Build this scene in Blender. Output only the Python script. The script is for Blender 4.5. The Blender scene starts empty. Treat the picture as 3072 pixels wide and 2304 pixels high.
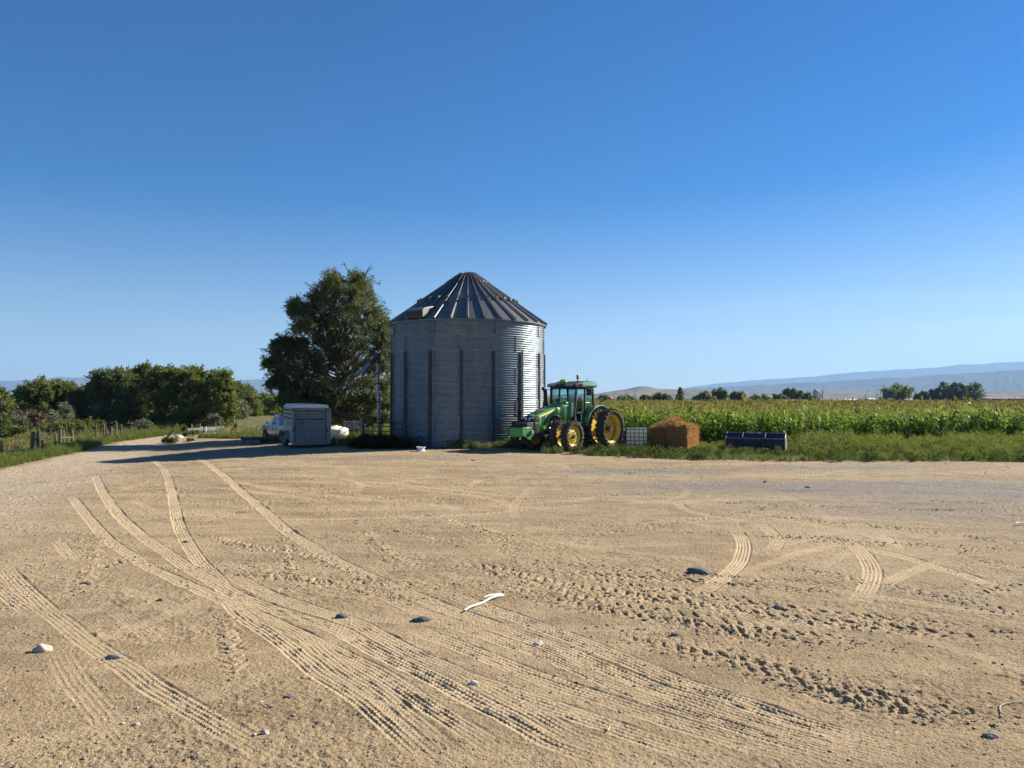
import bpy, math, random
import numpy as np
from mathutils import Vector, Matrix
R = math.radians
SC = bpy.context.scene
COL = SC.collection
random.seed(7)
rng = np.random.default_rng(11)

# ------------------------------------------------------------------ camera, sky, sun, exposure
CAM_H, PITCH, FPX = 2.5, R(1.12), 2307.0
cam_data = bpy.data.cameras.new('camera')
cam_data.sensor_width = 36.0
cam_data.lens = FPX / 3072.0 * 36.0
cam_data.clip_start = 0.1
cam_data.clip_end = 60000
cam = bpy.data.objects.new('camera', cam_data)
COL.objects.link(cam)
cam.location = (0, 0, CAM_H)
cam.rotation_euler = (R(90) + PITCH, 0, 0)
SC.camera = cam

SUN_AZ, SUN_EL = R(63), R(29)          # azimuth clockwise from +Y (towards +X), elevation
SUN_DIR = Vector((math.sin(SUN_AZ) * math.cos(SUN_EL), math.cos(SUN_AZ) * math.cos(SUN_EL), math.sin(SUN_EL)))
world = bpy.data.worlds.new('World')
SC.world = world
world.use_nodes = True
wt = world.node_tree
wt.nodes.clear()
w_out = wt.nodes.new('ShaderNodeOutputWorld')
w_bg = wt.nodes.new('ShaderNodeBackground')
w_sky = wt.nodes.new('ShaderNodeTexSky')
w_sky.sky_type = 'NISHITA'
w_sky.sun_disc = False
w_sky.sun_elevation = SUN_EL
w_sky.sun_rotation = SUN_AZ
w_sky.altitude = 1200
w_sky.air_density = 1.0
w_sky.dust_density = 0.45
w_sky.ozone_density = 2.5
w_hs = wt.nodes.new('ShaderNodeHueSaturation')
w_hs.inputs['Saturation'].default_value = 1.8
w_hs.inputs['Hue'].default_value = 0.509
w_hs.inputs['Value'].default_value = 0.92
w_bg.inputs['Strength'].default_value = 0.05
w_t0 = wt.nodes.new('ShaderNodeTexCoord'); w_s0 = wt.nodes.new('ShaderNodeSeparateXYZ'); w_r0 = wt.nodes.new('ShaderNodeMapRange')   # the air is paler low down
w_r0.interpolation_type = 'SMOOTHSTEP'; w_r0.inputs[1].default_value = -0.15; w_r0.inputs[2].default_value = 0.40; w_r0.inputs[3].default_value = 0.95; w_r0.inputs[4].default_value = 1.70
wt.links.new(w_t0.outputs['Generated'], w_s0.inputs[0]); wt.links.new(w_s0.outputs['Z'], w_r0.inputs[0]); wt.links.new(w_r0.outputs[0], w_hs.inputs['Saturation'])
wt.links.new(w_sky.outputs[0], w_hs.inputs['Color'])
# a few thin streaks of high cloud low in the sky towards the sun
w_tc = wt.nodes.new('ShaderNodeTexCoord'); w_mp = wt.nodes.new('ShaderNodeMapping'); w_mp.inputs['Scale'].default_value = (2.2, 2.2, 26)
w_no = wt.nodes.new('ShaderNodeTexNoise'); w_no.inputs['Scale'].default_value = 1.6; w_no.inputs['Detail'].default_value = 5
w_cr = wt.nodes.new('ShaderNodeValToRGB'); w_cr.color_ramp.elements[0].position = .48; w_cr.color_ramp.elements[1].position = .75
w_sx = wt.nodes.new('ShaderNodeSeparateXYZ'); w_el = wt.nodes.new('ShaderNodeValToRGB')
for p_, v_ in ((0.0, 1.0), (0.10, 1.0), (0.17, 0.0)):
    e_ = w_el.color_ramp.elements[0] if p_ == 0 else (w_el.color_ramp.elements[-1] if p_ == .17 else w_el.color_ramp.elements.new(p_))
    e_.position = p_; e_.color = (v_, v_, v_, 1)
w_m1 = wt.nodes.new('ShaderNodeMath'); w_m1.operation = 'MULTIPLY'; w_m2 = wt.nodes.new('ShaderNodeMath'); w_m2.operation = 'MULTIPLY'; w_m2.inputs[1].default_value = .16
w_mx = wt.nodes.new('ShaderNodeMix'); w_mx.data_type = 'RGBA'; w_mx.inputs[7].default_value = (9.0, 9.6, 10.0, 1)
wt.links.new(w_tc.outputs['Generated'], w_mp.inputs[0]); wt.links.new(w_mp.outputs[0], w_no.inputs['Vector']); wt.links.new(w_no.outputs[0], w_cr.inputs[0])
wt.links.new(w_tc.outputs['Generated'], w_sx.inputs[0]); wt.links.new(w_sx.outputs['Z'], w_el.inputs[0])
w_mr = wt.nodes.new('ShaderNodeMapRange'); w_mr.inputs[1].default_value = -.05; w_mr.inputs[2].default_value = .5; w_m3 = wt.nodes.new('ShaderNodeMath'); w_m3.operation = 'MULTIPLY'
wt.links.new(w_sx.outputs['X'], w_mr.inputs[0]); wt.links.new(w_mr.outputs[0], w_m3.inputs[0]); wt.links.new(w_cr.outputs[0], w_m3.inputs[1]); wt.links.new(w_m3.outputs[0], w_m1.inputs[0]); wt.links.new(w_el.outputs[0], w_m1.inputs[1]); wt.links.new(w_m1.outputs[0], w_m2.inputs[0])
wt.links.new(w_m2.outputs[0], w_mx.inputs[0]); wt.links.new(w_hs.outputs[0], w_mx.inputs[6])
wt.links.new(w_mx.outputs[2], w_bg.inputs['Color'])
wt.links.new(w_bg.outputs[0], w_out.inputs['Surface'])

sun_data = bpy.data.lights.new('sun', 'SUN')
sun_data.energy = 5.0
sun_data.angle = R(0.5)
sun_data.color = (1.0, 0.91, 0.78)
sun = bpy.data.objects.new('sun', sun_data)
COL.objects.link(sun)
sun.location = (60, 30, 60)
sun.rotation_euler = SUN_DIR.to_track_quat('Z', 'Y').to_euler()

SC.view_settings.view_transform = 'Standard'
SC.view_settings.look = 'None'
SC.view_settings.exposure = 1.32
SC.view_settings.gamma = 1.0
SC.view_settings.use_curve_mapping = False
SC.cycles.max_bounces = 8
SC.cycles.transparent_max_bounces = 16
SC.cycles.use_denoising = True

# ------------------------------------------------------------------ helpers: placing
def smooth(t):
    t = np.clip(t, 0, 1)
    return t * t * (3 - 2 * t)

RL = np.array([(-3, -15), (5, -16), (20, -18.6), (31.7, -21.1), (40.6, -23.2), (52.4, -26.7), (64, -27.8), (80, -27)], float)
RR = np.array([(-3, -6.2), (5, -6.6), (11, -7.5), (13.6, -8.6), (20.7, -11.2), (31.5, -15.6), (45, -20.3), (56, -24.2), (64, -25.2), (80, -24.5)], float)
def road_left(y): return np.interp(y, RL[:, 0], RL[:, 1])
def road_right(y): return np.interp(y, RR[:, 0], RR[:, 1])

def zbase(x, y):
    """Large-scale lie of the land: the yard is level, the road sinks a little, the meadow lies lower."""
    x = np.asarray(x, float); y = np.asarray(y, float)
    z = -0.42 * smooth((-x - 9) / 12) * smooth((95 - y) / 30)
    off = road_left(y) - x
    z = z - 0.45 * smooth((off - 0.3) / 4.0) * smooth((100 - y) / 40)
    z = z - 1.2 * smooth((y - 160) / 500)
    return z

def ray(u, v):
    a = (u - 1536.0) / FPX; b = (1152.0 - v) / FPX
    return np.array([a, math.cos(PITCH) - b * math.sin(PITCH), math.sin(PITCH) + b * math.cos(PITCH)])
def P(u, v, y):
    d = ray(u, v); t = y / d[1]
    return np.array([d[0] * t, y, CAM_H + d[2] * t])
def X(u, y): return (u - 1536.0) / FPX * y
def Z(v, y): return P(1536, v, y)[2]
def G(u, v):
    d = ray(u, v); z = 0.0
    for _ in range(6):
        t = (z - CAM_H) / d[2]; x, y = d[0] * t, d[1] * t
        z = float(zbase(x, y))
    return x, y

# ------------------------------------------------------------------ helpers: noise
def _hash(ix, iy, seed):
    h = (ix.astype(np.int64) * 374761393 + iy.astype(np.int64) * 668265263 + seed * 1274126177) & 0xFFFFFFFF
    h = ((h ^ (h >> 13)) * 1103515245) & 0xFFFFFFFF
    h = ((h ^ (h >> 16)) * 2246822519) & 0xFFFFFFFF
    return ((h ^ (h >> 15)) & 0xFFFFFF).astype(np.float32) / 16777215.0
def vnoise(x, y, seed=0):
    ix = np.floor(x); iy = np.floor(y)
    fx = (x - ix).astype(np.float32); fy = (y - iy).astype(np.float32)
    fx = fx * fx * (3 - 2 * fx); fy = fy * fy * (3 - 2 * fy)
    ix = ix.astype(np.int64); iy = iy.astype(np.int64)
    a = _hash(ix, iy, seed); b = _hash(ix + 1, iy, seed); c = _hash(ix, iy + 1, seed); d = _hash(ix + 1, iy + 1, seed)
    return (a + (b - a) * fx) * (1 - fy) + (c + (d - c) * fx) * fy
def fbm(x, y, octaves=4, seed=0):
    s = 0; a = 0.5; t = 0
    for o in range(octaves):
        s = s + a * vnoise(x * 2 ** o + 17.3 * o, y * 2 ** o - 9.1 * o, seed + o); t += a; a *= 0.5
    return s / t

# ------------------------------------------------------------------ helpers: objects
def tag(o, label=None, cat=None, group=None, kind=None):
    if label: o['label'] = label
    if cat: o['category'] = cat
    if group: o['group'] = group
    if kind: o['kind'] = kind
    return o
def thing(name, label, cat, loc=(0, 0, 0), rz=0.0, group=None):
    o = bpy.data.objects.new(name, None)
    o.empty_display_size = 0.3
    COL.objects.link(o)
    o.location = loc; o.rotation_euler = (0, 0, rz)
    return tag(o, label, cat, group)
def link(name, me, m, parent=None):
    o = bpy.data.objects.new(name, me)
    COL.objects.link(o)
    for mm in (m if isinstance(m, (list, tuple)) else [m]):
        me.materials.append(mm)
    if parent is not None: o.parent = parent
    return o
def copy_tree(o, parent=None):
    c = o.copy(); COL.objects.link(c)
    if parent is not None:
        c.parent = parent
    for ch in list(o.children): copy_tree(ch, c)
    return c

def mesh_np(name, V, F, m, parent=None, flat=True, mi=None, attrs=None):
    V = np.asarray(V, np.float32); F = np.asarray(F, np.int32)
    me = bpy.data.meshes.new(name)
    n, k = F.shape
    me.vertices.add(len(V)); me.vertices.foreach_set('co', V.ravel())
    me.loops.add(n * k); me.loops.foreach_set('vertex_index', F.ravel())
    me.polygons.add(n)
    me.polygons.foreach_set('loop_start', np.arange(0, n * k, k, dtype=np.int32))
    me.polygons.foreach_set('loop_total', np.full(n, k, np.int32))
    me.polygons.foreach_set('use_smooth', np.full(n, not flat, bool))
    if mi is not None: me.polygons.foreach_set('material_index', np.asarray(mi, np.int32))
    me.update(calc_edges=True)
    for an, arr in (attrs or {}).items():
        a = me.attributes.new(an, 'FLOAT', 'POINT'); a.data.foreach_set('value', np.asarray(arr, np.float32))
    return link(name, me, m, parent)

class MB:
    """Collects shapes and links them as one mesh object."""
    def __init__(s): s.v = []; s.f = []
    def add(s, vs, fs):
        b = len(s.v); s.v += [tuple(p) for p in vs]; s.f += [tuple(i + b for i in f) for f in fs]
    def box(s, x0, x1, y0, y1, z0, z1, mat=None):
        vs = [(x, y, z) for z in (z0, z1) for y in (y0, y1) for x in (x0, x1)]
        if mat is not None: vs = [tuple(mat @ Vector(p)) for p in vs]
        s.add(vs, [(0, 2, 3, 1), (4, 5, 7, 6), (0, 1, 5, 4), (2, 6, 7, 3), (0, 4, 6, 2), (1, 3, 7, 5)])
        return s
    def beam(s, p0, p1, w, h, up=(0, 0, 1)):
        p0, p1 = Vector(p0), Vector(p1); d = (p1 - p0); L = d.length; d.normalize()
        sd = d.cross(Vector(up))
        if sd.length < 1e-4: sd = d.cross(Vector((1, 0, 0)))
        sd.normalize(); u2 = sd.cross(d)
        m = Matrix((d, sd, u2)).transposed().to_4x4(); m.translation = p0
        return s.box(0, L, -w / 2, w / 2, -h / 2, h / 2, m)
    def cyl(s, p0, p1, r0, r1=None, n=12, caps=True):
        return s.tube([p0, p1], [r0, r0 if r1 is None else r1], n, caps)
    def tube(s, pts, rad, n=8, caps=True):
        pts = [Vector(p) for p in pts]
        if not isinstance(rad, (list, tuple)): rad = [rad] * len(pts)
        vs = []; prev = None
        for i, p in enumerate(pts):
            d = (pts[min(i + 1, len(pts) - 1)] - pts[max(i - 1, 0)])
            if d.length < 1e-9: d = Vector((0, 0, 1))
            d.normalize()
            if prev is None:
                a = d.orthogonal().normalized()
            else:
                a = prev - d * prev.dot(d)
                a = a.normalized() if a.length > 1e-6 else d.orthogonal().normalized()
            prev = a; b = d.cross(a)
            for k in range(n):
                t = 2 * math.pi * k / n
                vs.append(p + (a * math.cos(t) + b * math.sin(t)) * rad[i])
        fs = []
        for i in range(len(pts) - 1):
            for k in range(n):
                k2 = (k + 1) % n
                fs.append((i * n + k, i * n + k2, (i + 1) * n + k2, (i + 1) * n + k))
        if caps:
            fs.append(tuple(range(n))[::-1]); fs.append(tuple((len(pts) - 1) * n + k for k in range(n)))
        s.add(vs, fs); return s
    def lathe(s, prof, n=32, axis='z', c=(0, 0, 0), closed=False):
        vs = []
        for r, h in prof:
            for k in range(n):
                t = 2 * math.pi * k / n; a, b = r * math.cos(t), r * math.sin(t)
                p = (a, b, h) if axis == 'z' else ((a, h, b) if axis == 'y' else (h, a, b))
                vs.append((p[0] + c[0], p[1] + c[1], p[2] + c[2]))
        fs = []; m = len(prof)
        for i in range(m if closed else m - 1):
            j = (i + 1) % m
            for k in range(n):
                k2 = (k + 1) % n
                fs.append((i * n + k, i * n + k2, j * n + k2, j * n + k))
        s.add(vs, fs); return s
    def prism(s, poly, a, b, axis='y'):
        """poly: 2-D outline; (x,z) swept along y, (y,z) swept along x, (x,y) swept along z."""
        n = len(poly)
        def q(p, t): return (p[0], t, p[1]) if axis == 'y' else ((t, p[0], p[1]) if axis == 'x' else (p[0], p[1], t))
        vs = [q(p, a) for p in poly] + [q(p, b) for p in poly]
        fs = [tuple(range(n))[::-1], tuple(range(n, 2 * n))] + [(i, (i + 1) % n, n + (i + 1) % n, n + i) for i in range(n)]
        s.add(vs, fs); return s
    def loft(s, secs, caps=True, closed=True):
        n = len(secs[0]); vs = [p for sec in secs for p in sec]; fs = []
        for i in range(len(secs) - 1):
            for k in range(n if closed else n - 1):
                k2 = (k + 1) % n
                fs.append((i * n + k, i * n + k2, (i + 1) * n + k2, (i + 1) * n + k))
        if caps:
            fs.append(tuple(range(n))[::-1]); fs.append(tuple((len(secs) - 1) * n + k for k in range(n)))
        s.add(vs, fs); return s
    def build(s, name, m, parent=None, bevel=0.0, angle=35, solid=0.0):
        me = bpy.data.meshes.new(name)
        me.from_pydata(s.v, [], s.f); me.update()
        import bmesh
        bm = bmesh.new(); bm.from_mesh(me); bmesh.ops.recalc_face_normals(bm, faces=bm.faces); bm.to_mesh(me); bm.free()
        for p in me.polygons: p.use_smooth = True
        me.set_sharp_from_angle(angle=R(angle))
        o = link(name, me, m, parent)
        if solid:
            md = o.modifiers.new('solid', 'SOLIDIFY'); md.thickness = solid; md.offset = 0
        if bevel:
            md = o.modifiers.new('bevel', 'BEVEL'); md.width = bevel; md.segments = 2; md.limit_method = 'ANGLE'; md.angle_limit = R(40)
            md.harden_normals = False
        return o

# ------------------------------------------------------------------ materials
class NT:
    def __init__(s, name):
        s.m = bpy.data.materials.new(name); s.m.use_nodes = True; s.t = s.m.node_tree; s.t.nodes.clear()
        s.out = s.n('ShaderNodeOutputMaterial')
    def n(s, ty, **kw):
        nd = s.t.nodes.new(ty)
        for k, v in kw.items():
            if k in nd.inputs: nd.inputs[k].default_value = v
            else: setattr(nd, k, v)
        return nd
    def l(s, a, b): s.t.links.new(a, b)
    def mix(s, fac, a, b, mode='MIX'):
        nd = s.t.nodes.new('ShaderNodeMix'); nd.data_type = 'RGBA'; nd.blend_type = mode
        for sock, val in ((nd.inputs[0], fac), (nd.inputs[6], a), (nd.inputs[7], b)):
            if hasattr(val, 'is_linked'): s.l(val, sock)
            elif isinstance(val, (tuple, list)): sock.default_value = tuple(val)[:3] + (1,)
            else: sock.default_value = val
        return nd.outputs[2]
    def math(s, op, a, b=0.0, c=None, clamp=False):
        nd = s.t.nodes.new('ShaderNodeMath'); nd.operation = op; nd.use_clamp = clamp
        for i, val in enumerate((a, b, c)):
            if val is None: continue
            if hasattr(val, 'is_linked'): s.l(val, nd.inputs[i])
            else: nd.inputs[i].default_value = val
        return nd.outputs[0]
    def ramp(s, fac, stops):
        nd = s.t.nodes.new('ShaderNodeValToRGB'); e = nd.color_ramp.elements
        while len(e) < len(stops): e.new(0.5)
        for el, (p, c) in zip(e, stops):
            el.position = p; el.color = (tuple(c) + (1,))[:4] if isinstance(c, (tuple, list)) else (c, c, c, 1)
        s.l(fac, nd.inputs[0]); return nd.outputs[0]
    def noise(s, vec, scale, detail=4, rough=0.55):
        nd = s.n('ShaderNodeTexNoise'); nd.inputs['Scale'].default_value = scale
        nd.inputs['Detail'].default_value = detail; nd.inputs['Roughness'].default_value = rough
        if vec is not None: s.l(vec, nd.inputs['Vector'])
        return nd.outputs[0]

def mat(name, c, rough=0.6, metal=0.0, c2=None, scale=3.0, var=0.5, bump=0.0, bscale=40.0, spec=0.5, dirt=0.0, coat=0.0, stretch=None):
    """Painted / plain surface: two-tone noise colour, optional dust lying in patches, optional fine bump."""
    k = NT(name)
    geo = k.n('ShaderNodeTexCoord'); vec = geo.outputs['Object']
    if stretch:
        mp = k.n('ShaderNodeMapping'); mp.inputs['Scale'].default_value = stretch; k.l(vec, mp.inputs[0]); vec = mp.outputs[0]
    c2 = c2 or tuple(x * 0.72 for x in c)
    f = k.ramp(k.noise(vec, scale, 6, 0.6), [(0.5 - var * 0.4, 0.0), (0.5 + var * 0.4, 1.0)])
    col = k.mix(f, c2, c)
    rgh = rough
    if dirt:
        d = k.ramp(k.noise(vec, scale * 2.3, 7, 0.65), [(0.42, 0.0), (0.72, 1.0)])
        col = k.mix(k.math('MULTIPLY', d, dirt), col, (0.30, 0.235, 0.16))
    b = k.n('ShaderNodeBsdfPrincipled')
    k.l(col, b.inputs['Base Color'])
    b.inputs['Roughness'].default_value = rough; b.inputs['Metallic'].default_value = metal
    b.inputs['Specular IOR Level'].default_value = spec
    if coat: b.inputs['Coat Weight'].default_value = coat; b.inputs['Coat Roughness'].default_value = 0.15
    rn = k.noise(vec, scale * 3, 4)
    k.l(k.math('ADD', rough - 0.08, k.math('MULTIPLY', rn, 0.16)), b.inputs['Roughness'])
    if bump:
        bn = k.n('ShaderNodeBump'); bn.inputs['Strength'].default_value = bump; bn.inputs['Distance'].default_value = 0.02
        k.l(k.noise(vec, bscale, 5), bn.inputs['Height']); k.l(bn.outputs[0], b.inputs['Normal'])
    k.l(b.outputs[0], k.out.inputs['Surface'])
    return k.m

def leaf_mat(name, ca, cb, cc=None, rough=0.5, trans=0.3, spec=0.4):
    """Foliage: each leaf its own tone, some light coming through."""
    k = NT(name)
    g = k.n('ShaderNodeNewGeometry')
    rnd = g.outputs['Random Per Island']
    stops = [(0.0, ca), (0.6, cb), (1.0, cc or cb)]
    col = k.ramp(rnd, stops)
    b = k.n('ShaderNodeBsdfPrincipled'); k.l(col, b.inputs['Base Color'])
    b.inputs['Roughness'].default_value = rough; b.inputs['Specular IOR Level'].default_value = spec
    t = k.n('ShaderNodeBsdfTranslucent')
    k.l(k.mix(0.35, col, (0.16, 0.20, 0.02)), t.inputs['Color'])
    ms = k.n('ShaderNodeMixShader'); ms.inputs[0].default_value = trans
    k.l(b.outputs[0], ms.inputs[1]); k.l(t.outputs[0], ms.inputs[2]); k.l(ms.outputs[0], k.out.inputs['Surface'])
    return k.m

def glass_mat(name, tint, refl=0.5):
    k = NT(name)
    t = k.n('ShaderNodeBsdfTransparent'); t.inputs[0].default_value = tint + (1,)
    g = k.n('ShaderNodeBsdfGlossy'); g.inputs['Roughness'].default_value = 0.03
    fr = k.n('ShaderNodeLayerWeight')
    ms = k.n('ShaderNodeMixShader'); k.l(k.math('ADD', k.math('MULTIPLY', k.math('POWER', fr.outputs['Facing'], 4.0), 0.8), 0.04), ms.inputs[0])
    k.l(t.outputs[0], ms.inputs[1]); k.l(g.outputs[0], ms.inputs[2]); k.l(ms.outputs[0], k.out.inputs['Surface'])
    return k.m

# ------------------------------------------------------------------ ground: height field with the tyre tracks pressed in
def ground_material():
    k = NT('yard_dirt')
    pos = k.n('ShaderNodeNewGeometry').outputs['Position']
    def at(n):
        a = k.n('ShaderNodeAttribute'); a.attribute_name = n; return a.outputs['Fac']
    n_big = k.noise(pos, 0.22, 5, 0.6); n_mid = k.noise(pos, 1.7, 6, 0.65); n_fine = k.noise(pos, 14, 6, 0.7); n_grit = k.noise(pos, 90, 3, 0.7)
    col = k.mix(k.ramp(n_mid, [(0.3, 0.0), (0.7, 1.0)]), (0.290, 0.210, 0.118), (0.462, 0.347, 0.203))
    col = k.mix(k.ramp(n_big, [(0.38, 0.0), (0.66, 0.75)]), col, (0.495, 0.388, 0.230))
    mp = k.n('ShaderNodeMapping'); mp.inputs['Scale'].default_value = (0.25, 1.0, 1.0); k.l(pos, mp.inputs[0])
    col = k.mix(k.ramp(k.noise(mp.outputs[0], 1.1, 6, 0.65), [(0.46, 0.0), (0.72, 0.75)]), col, (0.235, 0.168, 0.098))
    mp2 = k.n('ShaderNodeMapping'); mp2.inputs['Scale'].default_value = (0.4, 0.9, 1.0); mp2.inputs['Location'].default_value = (7, 3, 1); k.l(pos, mp2.inputs[0])
    col = k.mix(k.ramp(k.noise(mp2.outputs[0], 0.45, 7, 0.7), [(0.52, 0.0), (0.66, 0.7)]), col, (0.305, 0.245, 0.158))
    col = k.mix(k.math('MULTIPLY', at('track'), 1.3, clamp=True), col, (0.545, 0.420, 0.256))
    col = k.mix(k.ramp(k.noise(pos, 0.9, 5, 0.62), [(0.60, 0.0), (0.70, 0.6)]), col, (0.205, 0.150, 0.095))
    gcol = k.mix(k.ramp(n_fine, [(0.3, 0.0), (0.7, 1.0)]), (0.155, 0.142, 0.125), (0.32, 0.285, 0.240))
    col = k.mix(at('gravel'), col, gcol)
    rcol = k.mix(k.ramp(n_fine, [(0.3, 0.0), (0.7, 1.0)]), (0.435, 0.342, 0.225), (0.585, 0.478, 0.332))
    col = k.mix(k.math('MULTIPLY', at('road'), k.ramp(n_mid, [(0.2, 0.55), (0.6, 1.0)])), col, rcol)
    vcol = k.mix(k.ramp(n_mid, [(0.35, 0.0), (0.65, 1.0)]), (0.075, 0.085, 0.03), (0.24, 0.20, 0.10))
    col = k.mix(at('veg'), col, vcol)
    # grit: little pale and dark stones pressed in
    v = k.n('ShaderNodeTexVoronoi'); v.inputs['Scale'].default_value = 42; k.l(pos, v.inputs['Vector'])
    v2 = k.n('ShaderNodeTexVoronoi'); v2.inputs['Scale'].default_value = 16; k.l(pos, v2.inputs['Vector'])
    sep = k.n('ShaderNodeSeparateColor'); k.l(v.outputs['Color'], sep.inputs[0])
    sep2 = k.n('ShaderNodeSeparateColor'); k.l(v2.outputs['Color'], sep2.inputs[0])
    near = k.ramp(v.outputs['Distance'], [(0.28, 1.0), (0.42, 0.0)])
    near2 = k.ramp(v2.outputs['Distance'], [(0.25, 1.0), (0.36, 0.0)])
    dens = k.math('ADD', 0.11, k.math('MULTIPLY', k.math('MAXIMUM', at('road'), at('gravel')), 0.30))
    pick = k.math('MULTIPLY', near, k.math('LESS_THAN', sep.outputs[0], dens))
    pick2 = k.math('MULTIPLY', near2, k.math('LESS_THAN', sep2.outputs[0], k.math('MULTIPLY', dens, 0.45)))
    stone = k.ramp(sep.outputs[1], [(0.0, (0.13, 0.12, 0.115)), (0.5, (0.36, 0.31, 0.26)), (1.0, (0.55, 0.49, 0.42))])
    stone2 = k.ramp(sep2.outputs[1], [(0.0, (0.13, 0.12, 0.115)), (0.5, (0.34, 0.29, 0.24)), (1.0, (0.60, 0.54, 0.47))])
    noveg = k.math('SUBTRACT', 1.0, at('veg'))
    col = k.mix(k.math('MULTIPLY', pick, noveg), col, stone)
    col = k.mix(k.math('MULTIPLY', pick2, noveg), col, stone2)
    col = k.mix(0.5, col, k.mix(1.0, col, k.ramp(n_grit, [(0.28, (0.25, 0.25, 0.25)), (0.70, (1.12, 1.12, 1.12))]), 'MULTIPLY'))
    b = k.n('ShaderNodeBsdfPrincipled'); k.l(col, b.inputs['Base Color'])
    b.inputs['Roughness'].default_value = 0.95; b.inputs['Specular IOR Level'].default_value = 0.12
    h = k.math('ADD', k.math('MULTIPLY', n_grit, 0.35), k.math('MULTIPLY', n_fine, 1.0))
    h = k.math('ADD', h, k.math('MULTIPLY', pick, 0.55)); h = k.math('ADD', h, k.math('MULTIPLY', pick2, 0.8))
    bn = k.n('ShaderNodeBump'); bn.inputs['Strength'].default_value = 1.0; bn.inputs['Distance'].default_value = 0.030
    h = k.math('MULTIPLY', h, k.math('SUBTRACT', 1.0, k.math('MULTIPLY', at('track'), .75, clamp=True)))
    k.l(h, bn.inputs['Height']); k.l(bn.outputs[0], b.inputs['Normal'])
    k.l(b.outputs[0], k.out.inputs['Surface'])
    return k.m

CAR = [  # ribbed car and pickup tracks, as they lie across the yard (read off the photograph, then laid on the ground)
 ([(440,1368),(472,1388),(497,1410),(517,1474),(525,1524),(535,1574),(562,1628),(597,1678),(636,1718),(676,1758),(696,1815),(746,1855),(820,1900),(895,1964),(970,2029),(1044,2070),(1100,2110),(1149,2158),(1224,2223),(1298,2282),(1400,2360)],.23,1.0),
 ([(286,1425),(300,1460),(318,1494),(358,1549),(413,1599),(477,1643),(527,1673),(587,1713),(661,1753),(746,1798),(845,1832),(1000,1875),(1099,1934),(1199,1989),(1298,2034),(1398,2088),(1497,2138),(1572,2178),(1646,2223),(1746,2262),(1845,2297),(1980,2350)],.24,1.0),
 ([(215,1490),(245,1530),(278,1569),(318,1618),(378,1658),(438,1693),(507,1728),(597,1763),(696,1808),(800,1850),(900,1900),(1000,1950),(1099,2000),(1199,2060),(1298,2125),(1398,2195),(1500,2250),(1640,2330)],.22,.9),
 ([(590,1372),(628,1392),(661,1415),(706,1459),(761,1504),(816,1549),(870,1599),(945,1643),(1019,1683),(1094,1718),(1149,1743),(1224,1778),(1298,1808),(1373,1838),(1448,1865),(1547,1899),(1646,1934),(1746,1974),(1845,2014),(1945,2058),(2044,2093),(2171,2132),(2271,2166),(2370,2198),(2469,2226),(2569,2254),(2668,2279),(2768,2304),(2900,2345)],.25,1.0),
 ([(1180,1850),(1250,1888),(1400,1945),(1550,2010),(1700,2062),(1850,2112),(2000,2160),(2150,2207),(2300,2250),(2500,2310),(2620,2345)],.25,.8),
 ([(1250,1985),(1400,2035),(1550,2085),(1706,2138),(1820,2178),(1945,2223),(2100,2270),(2300,2330)],.25,.9),
 ([(0,1688),(50,1743),(100,1788),(150,1837),(224,1890),(298,1950),(373,1999),(448,2049),(522,2098),(597,2143),(696,2207),(796,2262),(900,2320)],.24,.9),
 ([(-60,1700),(0,1760),(60,1810),(124,1850),(180,1885)],.22,.7),
 ([(164,1614),(199,1658),(234,1698)],.2,.7),
 ([(230,1770),(300,1800),(380,1850),(450,1900),(520,1955)],.2,.45),
 ([(164,1924),(209,2024),(278,2098),(338,2173),(408,2262),(450,2330)],.24,.5),
 ([(2196,1579),(2226,1614),(2236,1648),(2221,1688),(2181,1728),(2136,1763),(2071,1807)],.24,1.2),
 ([(2270,1565),(2300,1585),(2322,1604),(2335,1628),(2318,1653),(2285,1668)],.24,1.1),
 ([(2529,1604),(2579,1648),(2613,1688),(2623,1728),(2604,1773),(2569,1827)],.26,1.2),
 ([(2628,1599),(2678,1628),(2703,1653)],.24,1.0),
 ([(2180,1745),(2221,1718),(2290,1693),(2370,1668),(2469,1643),(2569,1621)],.2,.8),
 ([(2330,1650),(2395,1623),(2449,1608),(2500,1595)],.2,.7),
 ([(2630,1785),(2653,1755),(2708,1725),(2768,1703),(2817,1688),(2882,1668)],.22,.8),
 ([(2444,1619),(2569,1638),(2693,1668),(2817,1703),(2917,1733),(3016,1768),(3110,1800)],.26,.9),
 ([(2020,1560),(2120,1580),(2200,1585)],.2,.5),
 ([(1220,1470),(1380,1478),(1500,1500),(1560,1530)],.3,.6),
 ([(1010,1440),(1150,1448),(1300,1462),(1430,1475),(1600,1500)],.3,.6),
 ([(980,1490),(1180,1500),(1330,1515),(1450,1545)],.3,.5),
 ([(690,1440),(820,1470),(960,1480),(1120,1500),(1230,1512)],.3,.6),
 ([(300,1490),(390,1465),(480,1437)],.25,.5),
 ([(390,1490),(440,1520),(500,1550)],.2,.5),
]
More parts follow.
